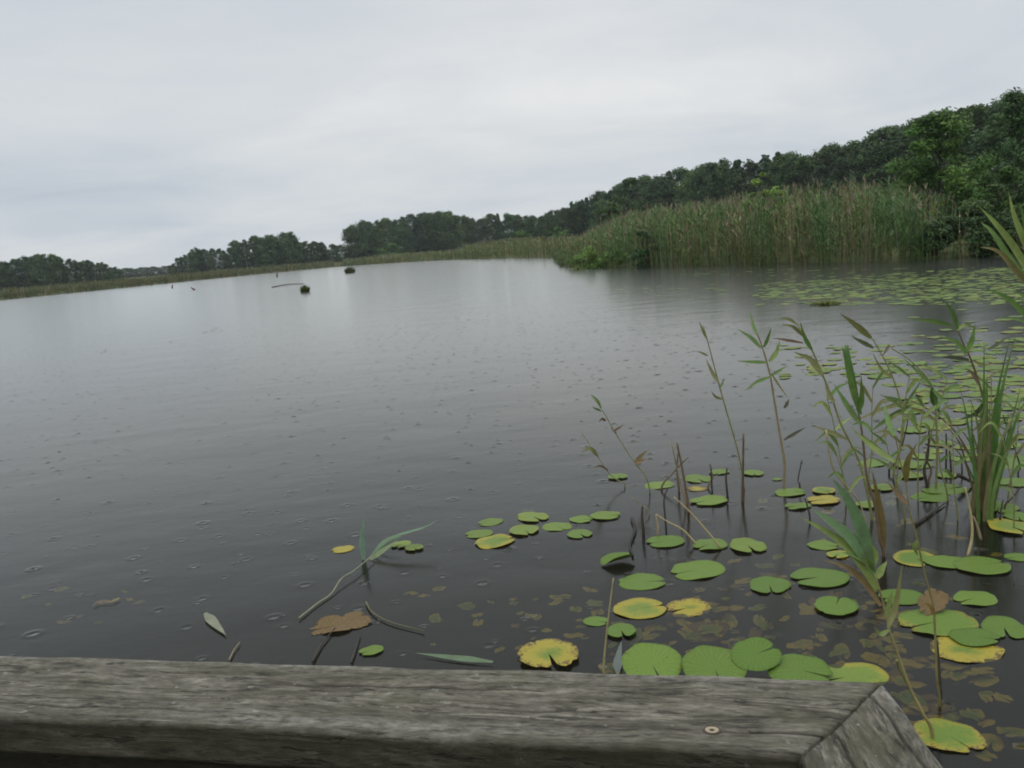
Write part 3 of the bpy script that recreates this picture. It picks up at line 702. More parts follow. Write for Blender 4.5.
pad(688, 607.5, 42, 'half sunken yellow orange pad, right half of the yellowing pair', 20, .85, .35, .6, me=PCHEW, z=.004, tilt=3)
pad(823, 499.5, 30, 'yellow pad with a pinkish edge behind the wide teal leaves', 10, .9, .25, .9, me=PCHEW, z=.012)
pad(617.5, 559.5, 31, 'pad with its right side lifted off the water, alone', 200, .0, 0, .2, me=PFOLD, z=.02, tilt=10)
pad(932, 602, 29, 'crumpled orange brown leaf standing up under the thin reed', 40, 1.3, 1.2, .6, me=PCURL, z=.045, tilt=25)
pad(706, 631, 40, 'dark orange rotting pad just under the surface', 10, 1.3, .95, .5, me=PWAVY[1], z=-.03, tilt=8, name='submerged_leaf', cat='leaf')

# far pads: 220 that look largest as things, the remainder one carpet
cand = []
def zone(n_, poly, dens):
    for _ in range(n_):
        x = poly[0] + (poly[2] - poly[0]) * random.random(); t = random.random()
        y0, y1 = poly[1] - .03 * (x - poly[0]) * 0, poly[3]; y = y0 + (y1 - y0) * t
        if random.random() > dens(x, y): continue
        P = G(x, y); s = .06 + .085 * random.random() ** 1.3; cand.append((x, y, P, s))
zone(1450, (755, 268, 1030, 305), lambda x, y: 1.0 if (y - 268) > (1010 - x) * .085 - 4 and y < 298 + (x - 790) * .02 else (.35 if y > 268 + (1010 - x) * .06 else .06))
zone(60, (680, 268, 860, 276), lambda x, y: .5)
zone(90, (618, 282, 725, 299), lambda x, y: .8 * math.exp(-((y - 291) / 5) ** 2))
zone(430, (870, 340, 1030, 425), lambda x, y: min(1, max(.06, (x - 860) / 110 * (1 - abs(y - 372) / 62))))
zone(60, (900, 305, 1030, 340), lambda x, y: .30 if x > 960 else .1)
zone(70, (780, 345, 905, 380), lambda x, y: .6)
zone(60, (900, 425, 1030, 470), lambda x, y: .35)
sel = []
for c in cand:                                                        # no pad lies on top of another more than a little
    if all((c[2][0] - q[2][0]) ** 2 + (c[2][1] - q[2][1]) ** 2 > ((c[3] + q[3]) * .62) ** 2 for q in sel): sel.append(c)
sel.sort(key=lambda c: -c[3] / np.linalg.norm(c[2]))
for i, (x, y, P, s) in enumerate(sel[:222]):
    o = bpy.data.objects.new('lily_pad', PM[i % 8]); col.objects.link(o)
    o.location = (P[0], P[1], .0025 + .0014 * (i % 5)); o.scale = (s, s, s * .5); o.rotation_euler = (random.gauss(0, .008), random.gauss(0, .008), random.random() * 6.28)
    if y < 308: lab, gr = 'small pale pad in the wide far patch before the reed bank', 'pads of the far patch before the reed bank'
    elif x < 905 and y < 385: lab, gr = 'small pale pad in the thin line left of the right hand patch', 'pads of the thin line'
    else: lab, gr = 'small pale pad in the patch behind the sedge clump', 'pads behind the sedge clump'
    tag(o, lab, 'lily pad', gr, None, (.15 + .38 * random.random(), .35 * random.random(), .5 * random.random()))
vs, fs = [], []
for i, (x, y, P, s) in enumerate(sel[222:]):
    o_ = len(vs); a0 = random.random() * 6.28; zt = .0025 + .0014 * (i % 5)
    ring = [(P[0] + s * math.cos(a0 + t) * 1.08, P[1] + s * math.sin(a0 + t)) for t in np.linspace(.15, 6.13, 14)]
    vs += [(P[0], P[1], zt)] + [(a, b, zt + .0015) for a, b in ring] + [(P[0], P[1], zt - .002)] + [(a, b, zt) for a, b in ring]
    for k in range(1, 14): fs += [(o_, o_ + k, o_ + k + 1), (o_ + 15, o_ + 15 + k + 1, o_ + 15 + k), (o_ + k, o_ + 15 + k, o_ + 16 + k, o_ + k + 1)]
if vs:
    o = link_mesh('lily_pad_carpet', vs, fs, M['pad'], smooth=False, attrs={'rad': [.5] * len(vs), 'ang': [.3] * len(vs)})
    tag(o, 'pale lily pads too far off to count, close under the reed bank', 'lily pads', None, 'stuff', (.2, .05, .6))

# leaves under the water
def sunk(n_, x0, y0, x1, y1, lab, gr, smin=9, smax=22, bias=None):
    for _ in range(n_):
        x = x0 + (x1 - x0) * random.random(); y = y0 + (y1 - y0) * random.random()
        if y > 652 + max(0, x - 0) * .0294 and x < 890: continue
        q = random.random()
        pad(x, y, smin + (smax - smin) * random.random() ** 1.5, lab, None, (.2 + .6 * random.random()) if 'green leaf' in lab else .35 + .8 * random.random(), (.9 if q < .3 else .1) * random.random(), random.random(), me=PWAVY[random.randrange(5)],
            z=-.014 - .05 * random.random() ** 1.6, tilt=random.gauss(0, 8), tdir=random.random() * 6.28, group=gr, name='submerged_leaf', cat='submerged leaf')
sunk(34, 395, 588, 600, 650, 'small olive leaf under the water left of the straw stalk', 'sunken leaves left of the straw stalk', 6, 17)
sunk(34, 600, 595, 770, 672, 'olive leaf under the water between the yellowing pads and rail', 'sunken leaves around the yellowing pads', 8, 24)
sunk(36, 612, 588, 790, 668, 'green leaf under the water between the big pads by the rail', 'sunken green leaves by the rail', 7, 16)
sunk(20, 800, 560, 960, 640, 'dim leaf under the water among the right hand pads', 'sunken leaves among the right hand pads', 7, 16)
sunk(26, 690, 560, 800, 640, 'olive leaf under the water around the notched middle pads', 'sunken leaves in the middle', 7, 18)
sunk(44, 780, 600, 905, 680, 'brownish leaf under the water left of the front reed', 'sunken leaves left of the front reed', 8, 22)
sunk(44, 885, 640, 985, 735, 'brown leaf under the water outside the rail corner', 'sunken leaves outside the rail corner', 10, 26)
sunk(12, 960, 650, 1024, 768, 'brown leaf under the dark water at the lower right edge', 'sunken leaves at the lower right edge', 10, 28)
sunk(26, 740, 490, 1000, 560, 'dull leaf under the water around the second reed foot', 'sunken leaves around the reed feet', 7, 16)
sunk(10, 20, 585, 140, 625, 'faint pinkish scrap under the water at far left', 'sunken scraps at far left', 5, 12)

# ------------------------------------------------------------------ reeds in front
GR, TL, LG, DG = (.125, .215, .052), (.15, .25, .11), (.22, .29, .08), (.075, .165, .04)
def reed(base, stem, swpx, leaves, label, scol=OLIVE, cat='reed', name='reed', under=.35, group=None):
    b = G(*base); Y = b[1]; D = np.linalg.norm(b - EYE); root = empty(name, b); tag(root, label, cat, group)
    pts = [np.array([0, 0, -under])] + [np.zeros(3)] + [V(x, y, Y + .02 * i) - b for i, (x, y) in enumerate(stem)]
    P = spline(pts, 6 * len(pts)); n_ = len(P); rw = swpx * .72 / 2 * D / F
    v, f = tube(P, [rw * (1 - .6 * i / (n_ - 1)) for i in range(n_)], 7)
    s = link_mesh('stem', v, f, M['stalk'], root); s.color = (*scol, 1)
    px0 = base[0]
    for i, (pl_, wpx, c) in enumerate(leaves):
        dy = random.gauss(0, .07); m_ = len(pl_) - 1
        Q = [V(x, y, Y + dy * j / m_) - b for j, (x, y) in enumerate(pl_)]
        v, f = blade(Q, wpx * (.66 if px0 < 1000 else .5) * D / F, face=EYE - b + np.array([random.gauss(0, .8), 0, random.gauss(.5, .8)]))
        o = link_mesh('leaf', v, f, M['blade'], root); o.color = (*c, 1)
    return root
reed((744, 488), [(738, 452), (723, 399), (708.6, 345), (703, 325)], 3, [
  ([(707, 339), (703, 331), (699, 321)], 4, OLIVE), ([(708, 356), (702, 353), (696, 351)], 3, OLIVE), ([(718, 382), (712, 372), (706, 359)], 5.5, OLIVE),
  ([(722, 399), (716, 397), (711, 391)], 4, OLIVE), ([(720, 388), (723, 382), (724, 378)], 3, GR)], 'leftmost of the tall reeds, thin and fading, above the dead stake', OLIVE)
reed((784, 489), [(784.5, 462), (780, 435), (774, 398), (770, 375), (763, 349), (756, 330), (752, 318)], 4, [
  ([(767, 362.5), (752, 362), (736.5, 361)], 5, GR), ([(770, 377), (757, 382), (745, 391)], 5, GR), ([(770, 376), (779, 371), (788, 365)], 4.5, GR),
  ([(769, 362), (776, 353), (780, 340)], 7, LG), ([(764, 347), (768, 338), (771, 328)], 5, GR), ([(761, 348), (751, 338), (737.5, 329)], 6, GR),
  ([(757, 335), (753, 325), (750, 311)], 5, GR), ([(771, 373), (778, 384), (788, 398)], 3, OLIVE), ([(784, 440), (796, 433), (806, 427)], 5, (.06, .06, .03)), ([(784, 408), (787, 404), (789, 399)], 5, (.05, .05, .02))],
  'second tall reed with a starry leaf head, left of the leaning ones', TANC)
reed((872, 520), [(864, 478), (857, 456), (841.5, 425), (832, 398), (823, 375.5), (812, 350), (803, 335), (797, 323)], 4, [
  ([(797, 324), (788, 319), (778, 319)], 4, OLIVE), ([(803, 336), (793, 327), (781, 324)], 5, OLIVE), ([(812, 350), (805, 338), (800, 322)], 6, GR), ([(823, 376), (811, 360), (794, 352)], 9, OLIVE),
  ([(834, 402), (829, 394), (825, 382)], 7, OLIVE), ([(803, 343), (786, 340), (772, 338)], 4, BROWN), ([(848, 440), (830, 432), (812, 426)], 6, OLIVE)], 'long reed leaning left with a drooping dark leaf, third from left', OLIVE)
reed((884, 556), [(880, 540), (875, 505), (867, 477), (863, 441), (860, 420), (856, 405)], 5, [
  ([(860.5, 414.6), (851, 382), (842, 345)], 9, GR), ([(860, 412), (852, 378), (846.5, 348), (849, 346)], 9, DG), ([(861, 425), (847, 405), (834, 384)], 8, GR), ([(859, 412), (862, 398), (861, 375)], 8, GR),
  ([(884, 548), (880, 510), (872, 470)], 11, (.16, .12, .04)), ([(862, 436), (880, 450), (900, 464)], 6, LG)], 'reed with three upright green leaves pointing straight up', BROWN)
reed((936, 489), [(937, 455), (936, 420), (932, 386), (912, 362), (893, 349), (889, 344)], 3, [
  ([(889, 345), (886, 351), (882, 356)], 4, BROWN), ([(932, 386), (919, 373), (903, 358)], 5, GR), ([(932, 388), (934, 402), (942, 416)], 8, DG), ([(932, 388), (936, 400), (935, 418)], 6, GR),
  ([(933, 390), (941, 398), (948, 408)], 5, GR)], 'thin bent reed with drooping green leaf tuft, between the upright leaves and clump', OLIVE)
reed((889, 474), [(891, 468), (899.5, 453.6), (906, 430), (909, 412)], 3, [
  ([(910, 406), (888, 419), (871, 431)], 8, GR), ([(912, 403), (886, 408), (849, 424)], 7, OLIVE), ([(910, 406), (925, 398), (934, 396)], 6, LG), ([(911, 408), (926, 414), (940, 424)], 6, OLIVE),
  ([(908, 408), (898, 400), (885, 396)], 5, GR), ([(910, 410), (914, 418), (917, 425)], 6, GR)], 'short dark stemmed reed with leaves spread like a star', DARK)
reed((893, 478), [(903, 432), (901, 405), (893, 378), (882, 355), (871, 337), (860, 326)], 3, [
  ([(871, 338), (857, 326), (839.5, 313)], 9, OLIVE), ([(873.5, 348), (862, 342), (851, 336)], 6, (.08, .10, .03)), ([(893, 378), (882, 370), (872, 352)], 5, OLIVE), ([(902, 410), (912, 395), (925, 375)], 4, GR)],
  'thin leaning reed topped by a long olive leaf and a dark one', OLIVE)
reed((993, 478), [(991, 440), (987, 415), (980, 386), (970, 357), (964, 345), (957, 328), (952, 316)], 3.5, [
  ([(958, 329), (953, 314), (944.5, 300)], 6, GR), ([(952, 326), (932, 321), (912, 319.5)], 6, GR), ([(969, 360), (955, 358), (941, 357)], 6, (.04, .05, .02)), ([(988, 350), (998, 344), (1008, 336.5)], 5, (.07, .08, .03)),
  ([(966, 352), (972, 340), (975, 324)], 7, GR), ([(966, 354), (956, 342), (938, 336)], 6, GR), ([(980, 386), (973, 374), (965, 368)], 5, BROWN), ([(985, 402), (975, 414), (958, 420)], 6, (.05, .06, .03)), ([(989, 420), (981, 424), (970, 434)], 6, BROWN),
  ([(972, 360), (984, 365), (999, 362)], 4, OLIVE), ([(957, 330), (966, 325), (979, 330)], 5, LG)], 'tall reed with a brown stem rising left out of the sedge clump', BROWN)
reed((933, 739), [(923, 714), (910, 688), (898, 655), (890, 632), (885, 610), (879, 588), (873, 572)], 5, [
  ([(877, 590), (858, 558), (832, 535), (800, 517)], 13, LG), ([(874, 574), (852, 540), (828, 520), (812, 509)], 15, TL), ([(872, 566), (862, 530), (848, 500), (832, 478)], 16, TL),
  ([(873, 566), (872, 552), (863, 535)], 14, LG), ([(881, 606), (864, 582), (846, 567), (824, 560)], 9, (.19, .13, .05)), ([(877, 578), (881, 570), (887, 561)], 10, LG), ([(888, 628), (896, 604), (902.5, 564)], 8, (.19, .19, .06)),
  ([(874, 572), (864, 560), (842, 552)], 10, GR), ([(889, 630), (880, 634), (874, 626)], 6, LG), ([(886, 616), (890, 600), (893, 590)], 6, LG)], 'nearest reed at the rail corner with a fan of wide leaves', (.24, .20, .08))
reed((940, 706), [(937, 680), (936, 655), (935, 630), (933, 604), (925, 575), (916.7, 537), (910, 512), (906, 485), (900, 460), (895, 434)], 3.5, [
  ([(895, 462), (874, 448), (850, 427)], 8, LG), ([(906, 482), (908, 462), (917, 443)], 9, (.20, .17, .05)), ([(907, 504), (898, 494), (887, 482)], 7, (.17, .11, .05)), ([(894, 436), (888, 420), (884, 404)], 7, GR), ([(917, 540), (915, 548), (918, 556)], 6, LG),
  ([(935, 615), (930, 606), (924, 603)], 5, (.3, .2, .06))], 'tall thin reed rising in front of the orange crumpled leaf', (.17, .15, .055))
reed((1052, 600), [(1050, 480), (1046, 380), (1040, 300), (1036, 262), (1030, 240)], 6, [
  ([(1038, 290), (1016, 250), (996, 224), (978.7, 206)], 11, LG), ([(1038, 296), (1012, 262), (992, 232), (980, 222)], 10, GR), ([(1036, 270), (1024, 240), (1014, 215), (1008.5, 191)], 10, LG),
  ([(1034, 255), (1027, 230), (1020, 205)], 10, GR), ([(1040, 300), (1014, 268), (998, 251), (980, 247)], 9, (.22, .20, .08)), ([(1036, 262), (1030, 235), (1028, 212)], 10, LG), ([(1040, 330), (1010, 300), (985, 288)], 9, GR)],
  'big reed at the right edge reaching in above the far pads', OLIVE)
reed((1056, 470), [(1052, 420), (1044, 350), (1036, 300)], 4, [([(1042, 330), (1020, 320), (996, 318)], 6, GR), ([(1044, 350), (1018, 346), (1000, 346)], 5, OLIVE), ([(1040, 312), (1024, 296), (1012, 292)], 6, GR)], 'reed just outside the right edge sending thin leaves in', OLIVE)
reed((650, 493), [(645, 475), (635, 463), (616, 434), (601, 408), (591, 396)], 2.2, [([(601, 408), (597, 400), (590, 394)], 4, GR), ([(601, 411), (596, 409), (592, 407)], 3.5, DG), ([(613, 431), (619, 428), (624, 424)], 3.5, BROWN), ([(617, 433), (613, 430), (611, 424)], 3.5, BROWN),
  ([(635, 462), (641, 456), (648, 450)], 6, (.22, .16, .07)), ([(635, 463), (641, 461), (647, 458)], 5, (.26, .17, .08)), ([(606, 421), (602, 419), (599, 422)], 4, BROWN)], 'faint thin reed leaning left toward open water, upper one of two', OLIVE)
reed((625, 487), [(620, 482), (610, 474), (598, 457), (588, 442), (581, 432)], 2.0, [([(597, 456), (590, 449), (580, 453)], 5, OLIVE), ([(598, 457), (592, 449), (584, 448)], 5, OLIVE), ([(608, 470), (600, 466), (594, 468)], 3.5, BROWN)], 'faint thin reed leaning left by the lone small pad', OLIVE)
# the green sedge clump at the right
b = G(985, 508); D = np.linalg.norm(b - EYE); root = empty('sedge_clump', b); tag(root, 'dense green sedge clump of long sword leaves at the right edge', 'sedge')
CL = [([(990, 505), (995, 450), (1002, 390), (1016, 333)], 9), ([(987, 506), (991, 450), (997, 395), (1011, 334)], 9), ([(983, 505), (984, 440), (984, 390), (984, 341)], 7), ([(978, 506), (972, 455), (966, 415), (959.5, 386)], 6), ([(992, 506), (1003, 460), (1012, 420), (1021, 385)], 7),
      ([(993, 507), (1006, 455), (1018, 415), (1030, 395)], 7), ([(980, 506), (976, 470), (972, 430), (972, 402)], 6), ([(986, 506), (986, 450), (987, 410), (987, 372)], 8), ([(976, 507), (968, 470), (958, 440), (944, 425)], 4), ([(984, 507), (980, 470), (979, 440), (978, 420)], 8),
      ([(988, 507), (993, 465), (997, 430), (998, 400)], 9), ([(991, 507), (998, 470), (1004, 440), (1009, 410)], 7), ([(982, 508), (978, 480), (969, 455), (955, 436)], 5), ([(989, 508), (996, 480), (1003, 455), (1008, 432)], 7), ([(985, 508), (985, 470), (983, 430), (981, 405)], 8), ([(990, 507), (994, 460), (996, 420), (1001, 370)], 9)]
for i, (pl_, wpx) in enumerate(CL):
    dy = random.gauss(0, .10); Q = [V(x, y, b[1] + dy) - b for x, y in pl_]; Q = [Q[0] - np.array([0, 0, .35])] + Q
    v, f = blade(Q, wpx * .55 * D / F, .7, face=EYE - b + np.array([random.gauss(0, 2.5), 0, 0])); o = link_mesh('leaf', v, f, M['blade'], root)
    o.color = (*((.075, .17, .034) if i % 4 else (.11, .19, .045)), 1) if i not in (8, 12) else (.16, .12, .06, 1)
for i in range(22):                                                   # finer leaves between the broad ones
    x0 = 985 + random.gauss(0, 4); dx = random.gauss(2, 24); top = random.uniform(375, 455)
    pl_ = [(x0, 507), (x0 + dx * .25, 507 - (507 - top) * .45), (x0 + dx * .6, 507 - (507 - top) * .8), (x0 + dx * 1.15, top)]
    dy = random.gauss(0, .14); Q = [V(x, y, b[1] + dy) - b for x, y in pl_]; Q = [Q[0] - np.array([0, 0, .35])] + Q
    v, f = blade(Q, random.uniform(2, 4) * D / F, .7, face=EYE - b + np.array([random.gauss(0, 2.5), 0, 0])); o = link_mesh('leaf', v, f, M['blade'], root)
    o.color = (*random.choice([(.09, .18, .04), (.13, .20, .05), (.17, .16, .07), (.07, .15, .035)]), 1)
# thin young shoots among the reeds at the right
for i, (x0, y0, tx, ty) in enumerate(((846, 505, 826, 395), (858, 540, 838, 452), (905, 520, 886, 428), (918, 498, 925, 402), (948, 500, 934, 405), (958, 520, 948, 420), (1008, 500, 1018, 398), (1014, 530, 1004, 436), (868, 486, 876, 384), (896, 490, 912, 372), (1000, 470, 990, 372), (925, 470, 945, 376))):
    lv = []
    st = [(x0 + (tx - x0) * t + 3 * math.sin(3 * t + i), y0 + (ty - y0) * t) for t in (.35, .7, 1.0)]
    for k in range(5):
        t = .4 + .14 * k; ax, ay = x0 + (tx - x0) * t + 3 * math.sin(3 * t + i), y0 + (ty - y0) * t; sg = (-1) ** (k + i); L = random.uniform(14, 30)
        lv.append(([(ax, ay), (ax + sg * L * .45, ay - L * random.uniform(.25, .7)), (ax + sg * L, ay - L * random.uniform(.1, .8))], random.uniform(3.5, 5.5), random.choice([GR, LG, OLIVE, (.14, .20, .06)])))
    reed((x0, y0), st, 2.4, lv, 'thin pale green shoot among the taller reeds at the right', OLIVE, 'reed shoot', 'reed_shoot', group='thin shoots among the right hand reeds')
# dead stalks
def dead(pts, wpx, label, color, base=None, cat='dead stalk', name='dead_stalk', flat=False, under=.3):
    bx, by = base or pts[0]; b = G(bx, by); D = np.linalg.norm(b - EYE)
    P = [V(x, y, b[1] + .015 * i) for i, (x, y) in enumerate(pts)]
    if under: P = [P[0] - np.array([0, 0, under])] + P
    if flat: P = [G(x, y, .012) for x, y in pts]
    return stick(name, P, wpx * .8 / 2 * D / F, label, cat, color)
dead([(742.5, 501), (743, 470), (743.5, 434)], 3.6, 'single upright brown dead stake standing in the water', (.10, .065, .04))
dead([(688.5, 512), (685, 485), (681, 462), (677, 443)], 3.6, 'tallest brown stalk of the broken bundle', (.13, .09, .05))
dead([(679, 492), (677, 470), (678, 452)], 3, 'short brown stalk close left of the tallest broken one', BROWN)
dead([(661, 490), (672, 474), (688, 457)], 2.6, 'slanting brown stalk leaning across the broken bundle', BROWN)
dead([(686, 506), (680, 482), (671, 440)], 2.4, 'pale split stalk leaning on the tallest broken one', TANC)
dead([(658.5, 535), (657.5, 524), (656, 515)], 4, 'tan stub under the bent straw stalk', TANC)
dead([(643.5, 534), (642, 518), (642.5, 506)], 4, 'dark short stub left of the tan stub', DARK)
dead([(697, 545), (683, 530), (668, 522), (656, 514)], 2.6, 'bent straw stalk hanging from the tan stub onto a pad', STRAW, base=(697, 545), under=0)
dead([(722, 549), (706, 530), (690, 512), (674, 497)], 2.6, 'straight straw stalk slanting down to the pad edge', STRAW, base=(722, 549), under=0)
dead([(650, 515), (640, 505), (632, 497)], 1.6, 'thin grey stalk tip left of the bent straw', TANC)
dead([(712, 490), (711, 470), (710, 464)], 2.4, 'left thin dark stub with a pad behind it', DARK)
dead([(727.5, 497), (726, 480), (727, 468)], 3, 'right thin dark stub with a knot near its foot', DARK)
dead([(708, 488), (713, 478), (711, 470)], 2, 'short crooked twig between the thin dark stubs', BROWN)
dead([(666, 528), (664, 500), (668, 488)], 2.5, 'dark twig behind the tan stub', DARK)
dead([(800, 487), (798, 480), (802, 460)], 2, 'thin curved dark twig right of the second reed', DARK)
dead([(810, 520), (807, 505), (805, 498)], 2.4, 'dark twig beside the small green pad near the second reed', DARK)
dead([(604, 673), (606, 640), (610, 605), (613.5, 578)], 2.8, 'thin straw stalk rising in front of the rail', (.30, .26, .12))
dead([(927, 488), (924, 470), (928, 455), (929, 430)], 3.5, 'twisted dark stub, left strand', DARK)
dead([(928, 487), (931, 470), (926, 458), (930, 440)], 3, 'twisted dark stub, right strand', BROWN)
dead([(946, 471), (946.5, 450), (946, 433)], 2.6, 'left one of the two straight dark posts before the clump', DARK)
dead([(951, 471), (950, 455), (949, 446)], 2.6, 'right one of the two straight dark posts before the clump', DARK)
dead([(962, 472), (961, 458), (955, 456)], 2, 'hooked dark twig left of the sedge clump', DARK)
dead([(977, 490), (972, 461), (954, 430), (928, 409), (905, 398)], 2.4, 'long brown arched dead stalk bending left from the sedge clump', (.17, .12, .07))
dead([(1018, 475), (1020, 466), (1011, 438), (1003, 415)], 2, 'bent dark stalk right of the sedge clump', DARK)
dead([(967.5, 557), (972, 537), (971, 515), (965, 487)], 3.2, 'pale straw stalk dangling at the sedge clump foot', STRAW, base=(967.5, 557), under=0)
dead([(981, 540), (977, 525), (973, 516)], 3, 'short pale straw beside the dangling one', TANC, base=(981, 540), under=0)
dead([(915, 524), (930, 514), (945, 503)], 3, 'dark broken twig lying before the overlapping two pads', DARK, flat=True)
dead([(958, 475), (966, 479), (976, 484)], 5, 'dark broken leaf sheath at the clump foot', DARK, base=(976, 486), under=0)
dead([(940, 690), (939, 665), (937, 640)], 3.5, 'dark dead stem standing right of the tall thin reed foot', DARK)
dead([(897, 660), (901, 672), (925, 716)], 3, 'olive second stem crossing beside the nearest reed foot', OLIVE, base=(930, 728), under=0)
dead([(1004, 510), (1012, 498), (1022, 486)], 2.5, 'dark twig leaning right of the sedge clump foot', DARK)
dead([(1000, 522), (1002, 505), (1003, 500)], 2.5, 'dark stub at the right of the sedge clump foot', DARK)
dead([(312, 662), (322, 644), (335, 628)], 2.6, 'dark sunken stalk of the brown curled leaf', DARK, flat=True)
dead([(351, 663), (356, 648), (360, 634)], 2.2, 'dark thin stalk right below the brown curled leaf', DARK, flat=True)
dead([(229, 660), (234, 650), (240, 642)], 1.8, 'thin pale stalk below the pale floating leaf', TANC, flat=True)
dead([(366, 602), (372, 612), (390, 622), (424, 631)], 2.2, 'olive sunken stalk curving right below the floating reed', (.11, .10, .05), flat=True)
dead([(632, 519), (635, 530), (630, 545), (633, 556)], 4, 'dark sunken stem behind the lifted pad', (.02, .017, .013), flat=True)
dead([(826, 430), (834, 470), (858, 500), (868, 530)], 2, 'pale thin straw leaning among the reeds', STRAW, base=(868, 530), under=0)
# floating reed pieces
b = G(340, 582, .01); root = empty('floating_reed', b); tag(root, 'broken reed lying on the water with an upright grey green leaf', 'reed')
P = [G(x, y, .012 + .02 * (i > 2)) - b for i, (x, y) in enumerate([(299, 618), (318, 603), (331, 594), (341, 579), (352, 572), (361, 565), (374, 554)])]
D = np.linalg.norm(b - EYE); v, f = tube(spline(P, 26), list(np.linspace(.0048, .0034, 26)), 7); o = link_mesh('stem', v, f, M['stalk'], root); o.color = (.24, .24, .15, 1)
for pl_, wp, c in (([(364, 560), (363, 538), (364, 516)], 9, (.15, .24, .16)), ([(372, 556), (382, 545), (396, 537), (424, 528), (438, 520)], 12, (.14, .23, .13)), ([(376, 552), (388, 542), (402, 536)], 10, (.09, .17, .08)), ([(370, 560), (384, 550), (398, 540)], 6, (.20, .26, .12))):
    Y = b[1] + .15; Q = [V(x, y, G(pl_[0][0], pl_[0][1])[1] + .03 * j) - b for j, (x, y) in enumerate(pl_)]; v, f = blade(Q, wp * D / F); o = link_mesh('leaf', v, f, M['blade'], root); o.color = (*c, 1)
def floatleaf(pts, wpx, label, c):
    b = G(*pts[0]); D = np.linalg.norm(b - EYE); Q = [G(x, y, .012) - b for x, y in pts]; v, f = blade(Q, wpx * D / F, .3, .15, face=np.array([0, -.3, 1.]))
    o = link_mesh('floating_leaf', v, f, M['blade']); o.location = b; tag(o, label, 'leaf', None, None, c)
floatleaf([(205, 613), (214, 623), (226, 635)], 9, 'pale narrow leaf afloat alone on the left', (.24, .25, .17))
floatleaf([(493, 662), (455, 658), (416, 653)], 8, 'long green reed leaf floating flat along the rail', (.13, .19, .10))
floatleaf([(617.5, 674), (618, 660), (621.5, 641)], 9, 'grey green leaf between straw stalk and the largest pads', (.14, .17, .14))
floatleaf([(113, 602), (100, 602), (92, 606)], 5, 'tiny brownish leaf scrap afloat at far left', (.16, .12, .08))
floatleaf([(120, 598), (113, 601), (107, 603)], 4, 'tiny yellow leaf scrap afloat beside the brownish one', (.20, .18, .07))
# scraps drifting in loose lines
def scraps(n_, pts, spread, lab, gr, c):
    P = np.array(pts, float)
    for i in range(n_):
        t = random.random() * (len(P) - 1); k_ = int(t); q = P[k_] + (P[k_ + 1] - P[k_]) * (t - k_)
        b = G(q[0] + random.gauss(0, spread), q[1] + random.gauss(0, spread * .35)); L = (.03 + .05 * random.random()) * max(1, b[1] / 14); a = random.random() * 6.28; e = np.array([math.cos(a), math.sin(a), 0]) * L
        v, f = blade([np.array([0, 0, .012]), e * .5 + [0, 0, .02], e + [0, 0, .012]], L * .5, .3, .2, face=np.array([.1, 0, 1.]))
        o = link_mesh('plant_scrap', v, f, M['blade']); o.location = b; tag(o, lab, 'plant scrap', gr, None, c)
scraps(16, [(90, 356), (160, 345), (195, 338), (228, 326)], 5, 'small weed scrap in the drifting line at left', 'scraps of the drifting line', (.14, .14, .08))
scraps(7, [(590, 332), (612, 331)], 4, 'small dark scrap afloat in mid lake', 'scraps in mid lake', (.10, .09, .05))
scraps(6, [(450, 320), (478, 318)], 5, 'small scrap afloat far out right of centre left', 'scraps far out', (.10, .09, .05))

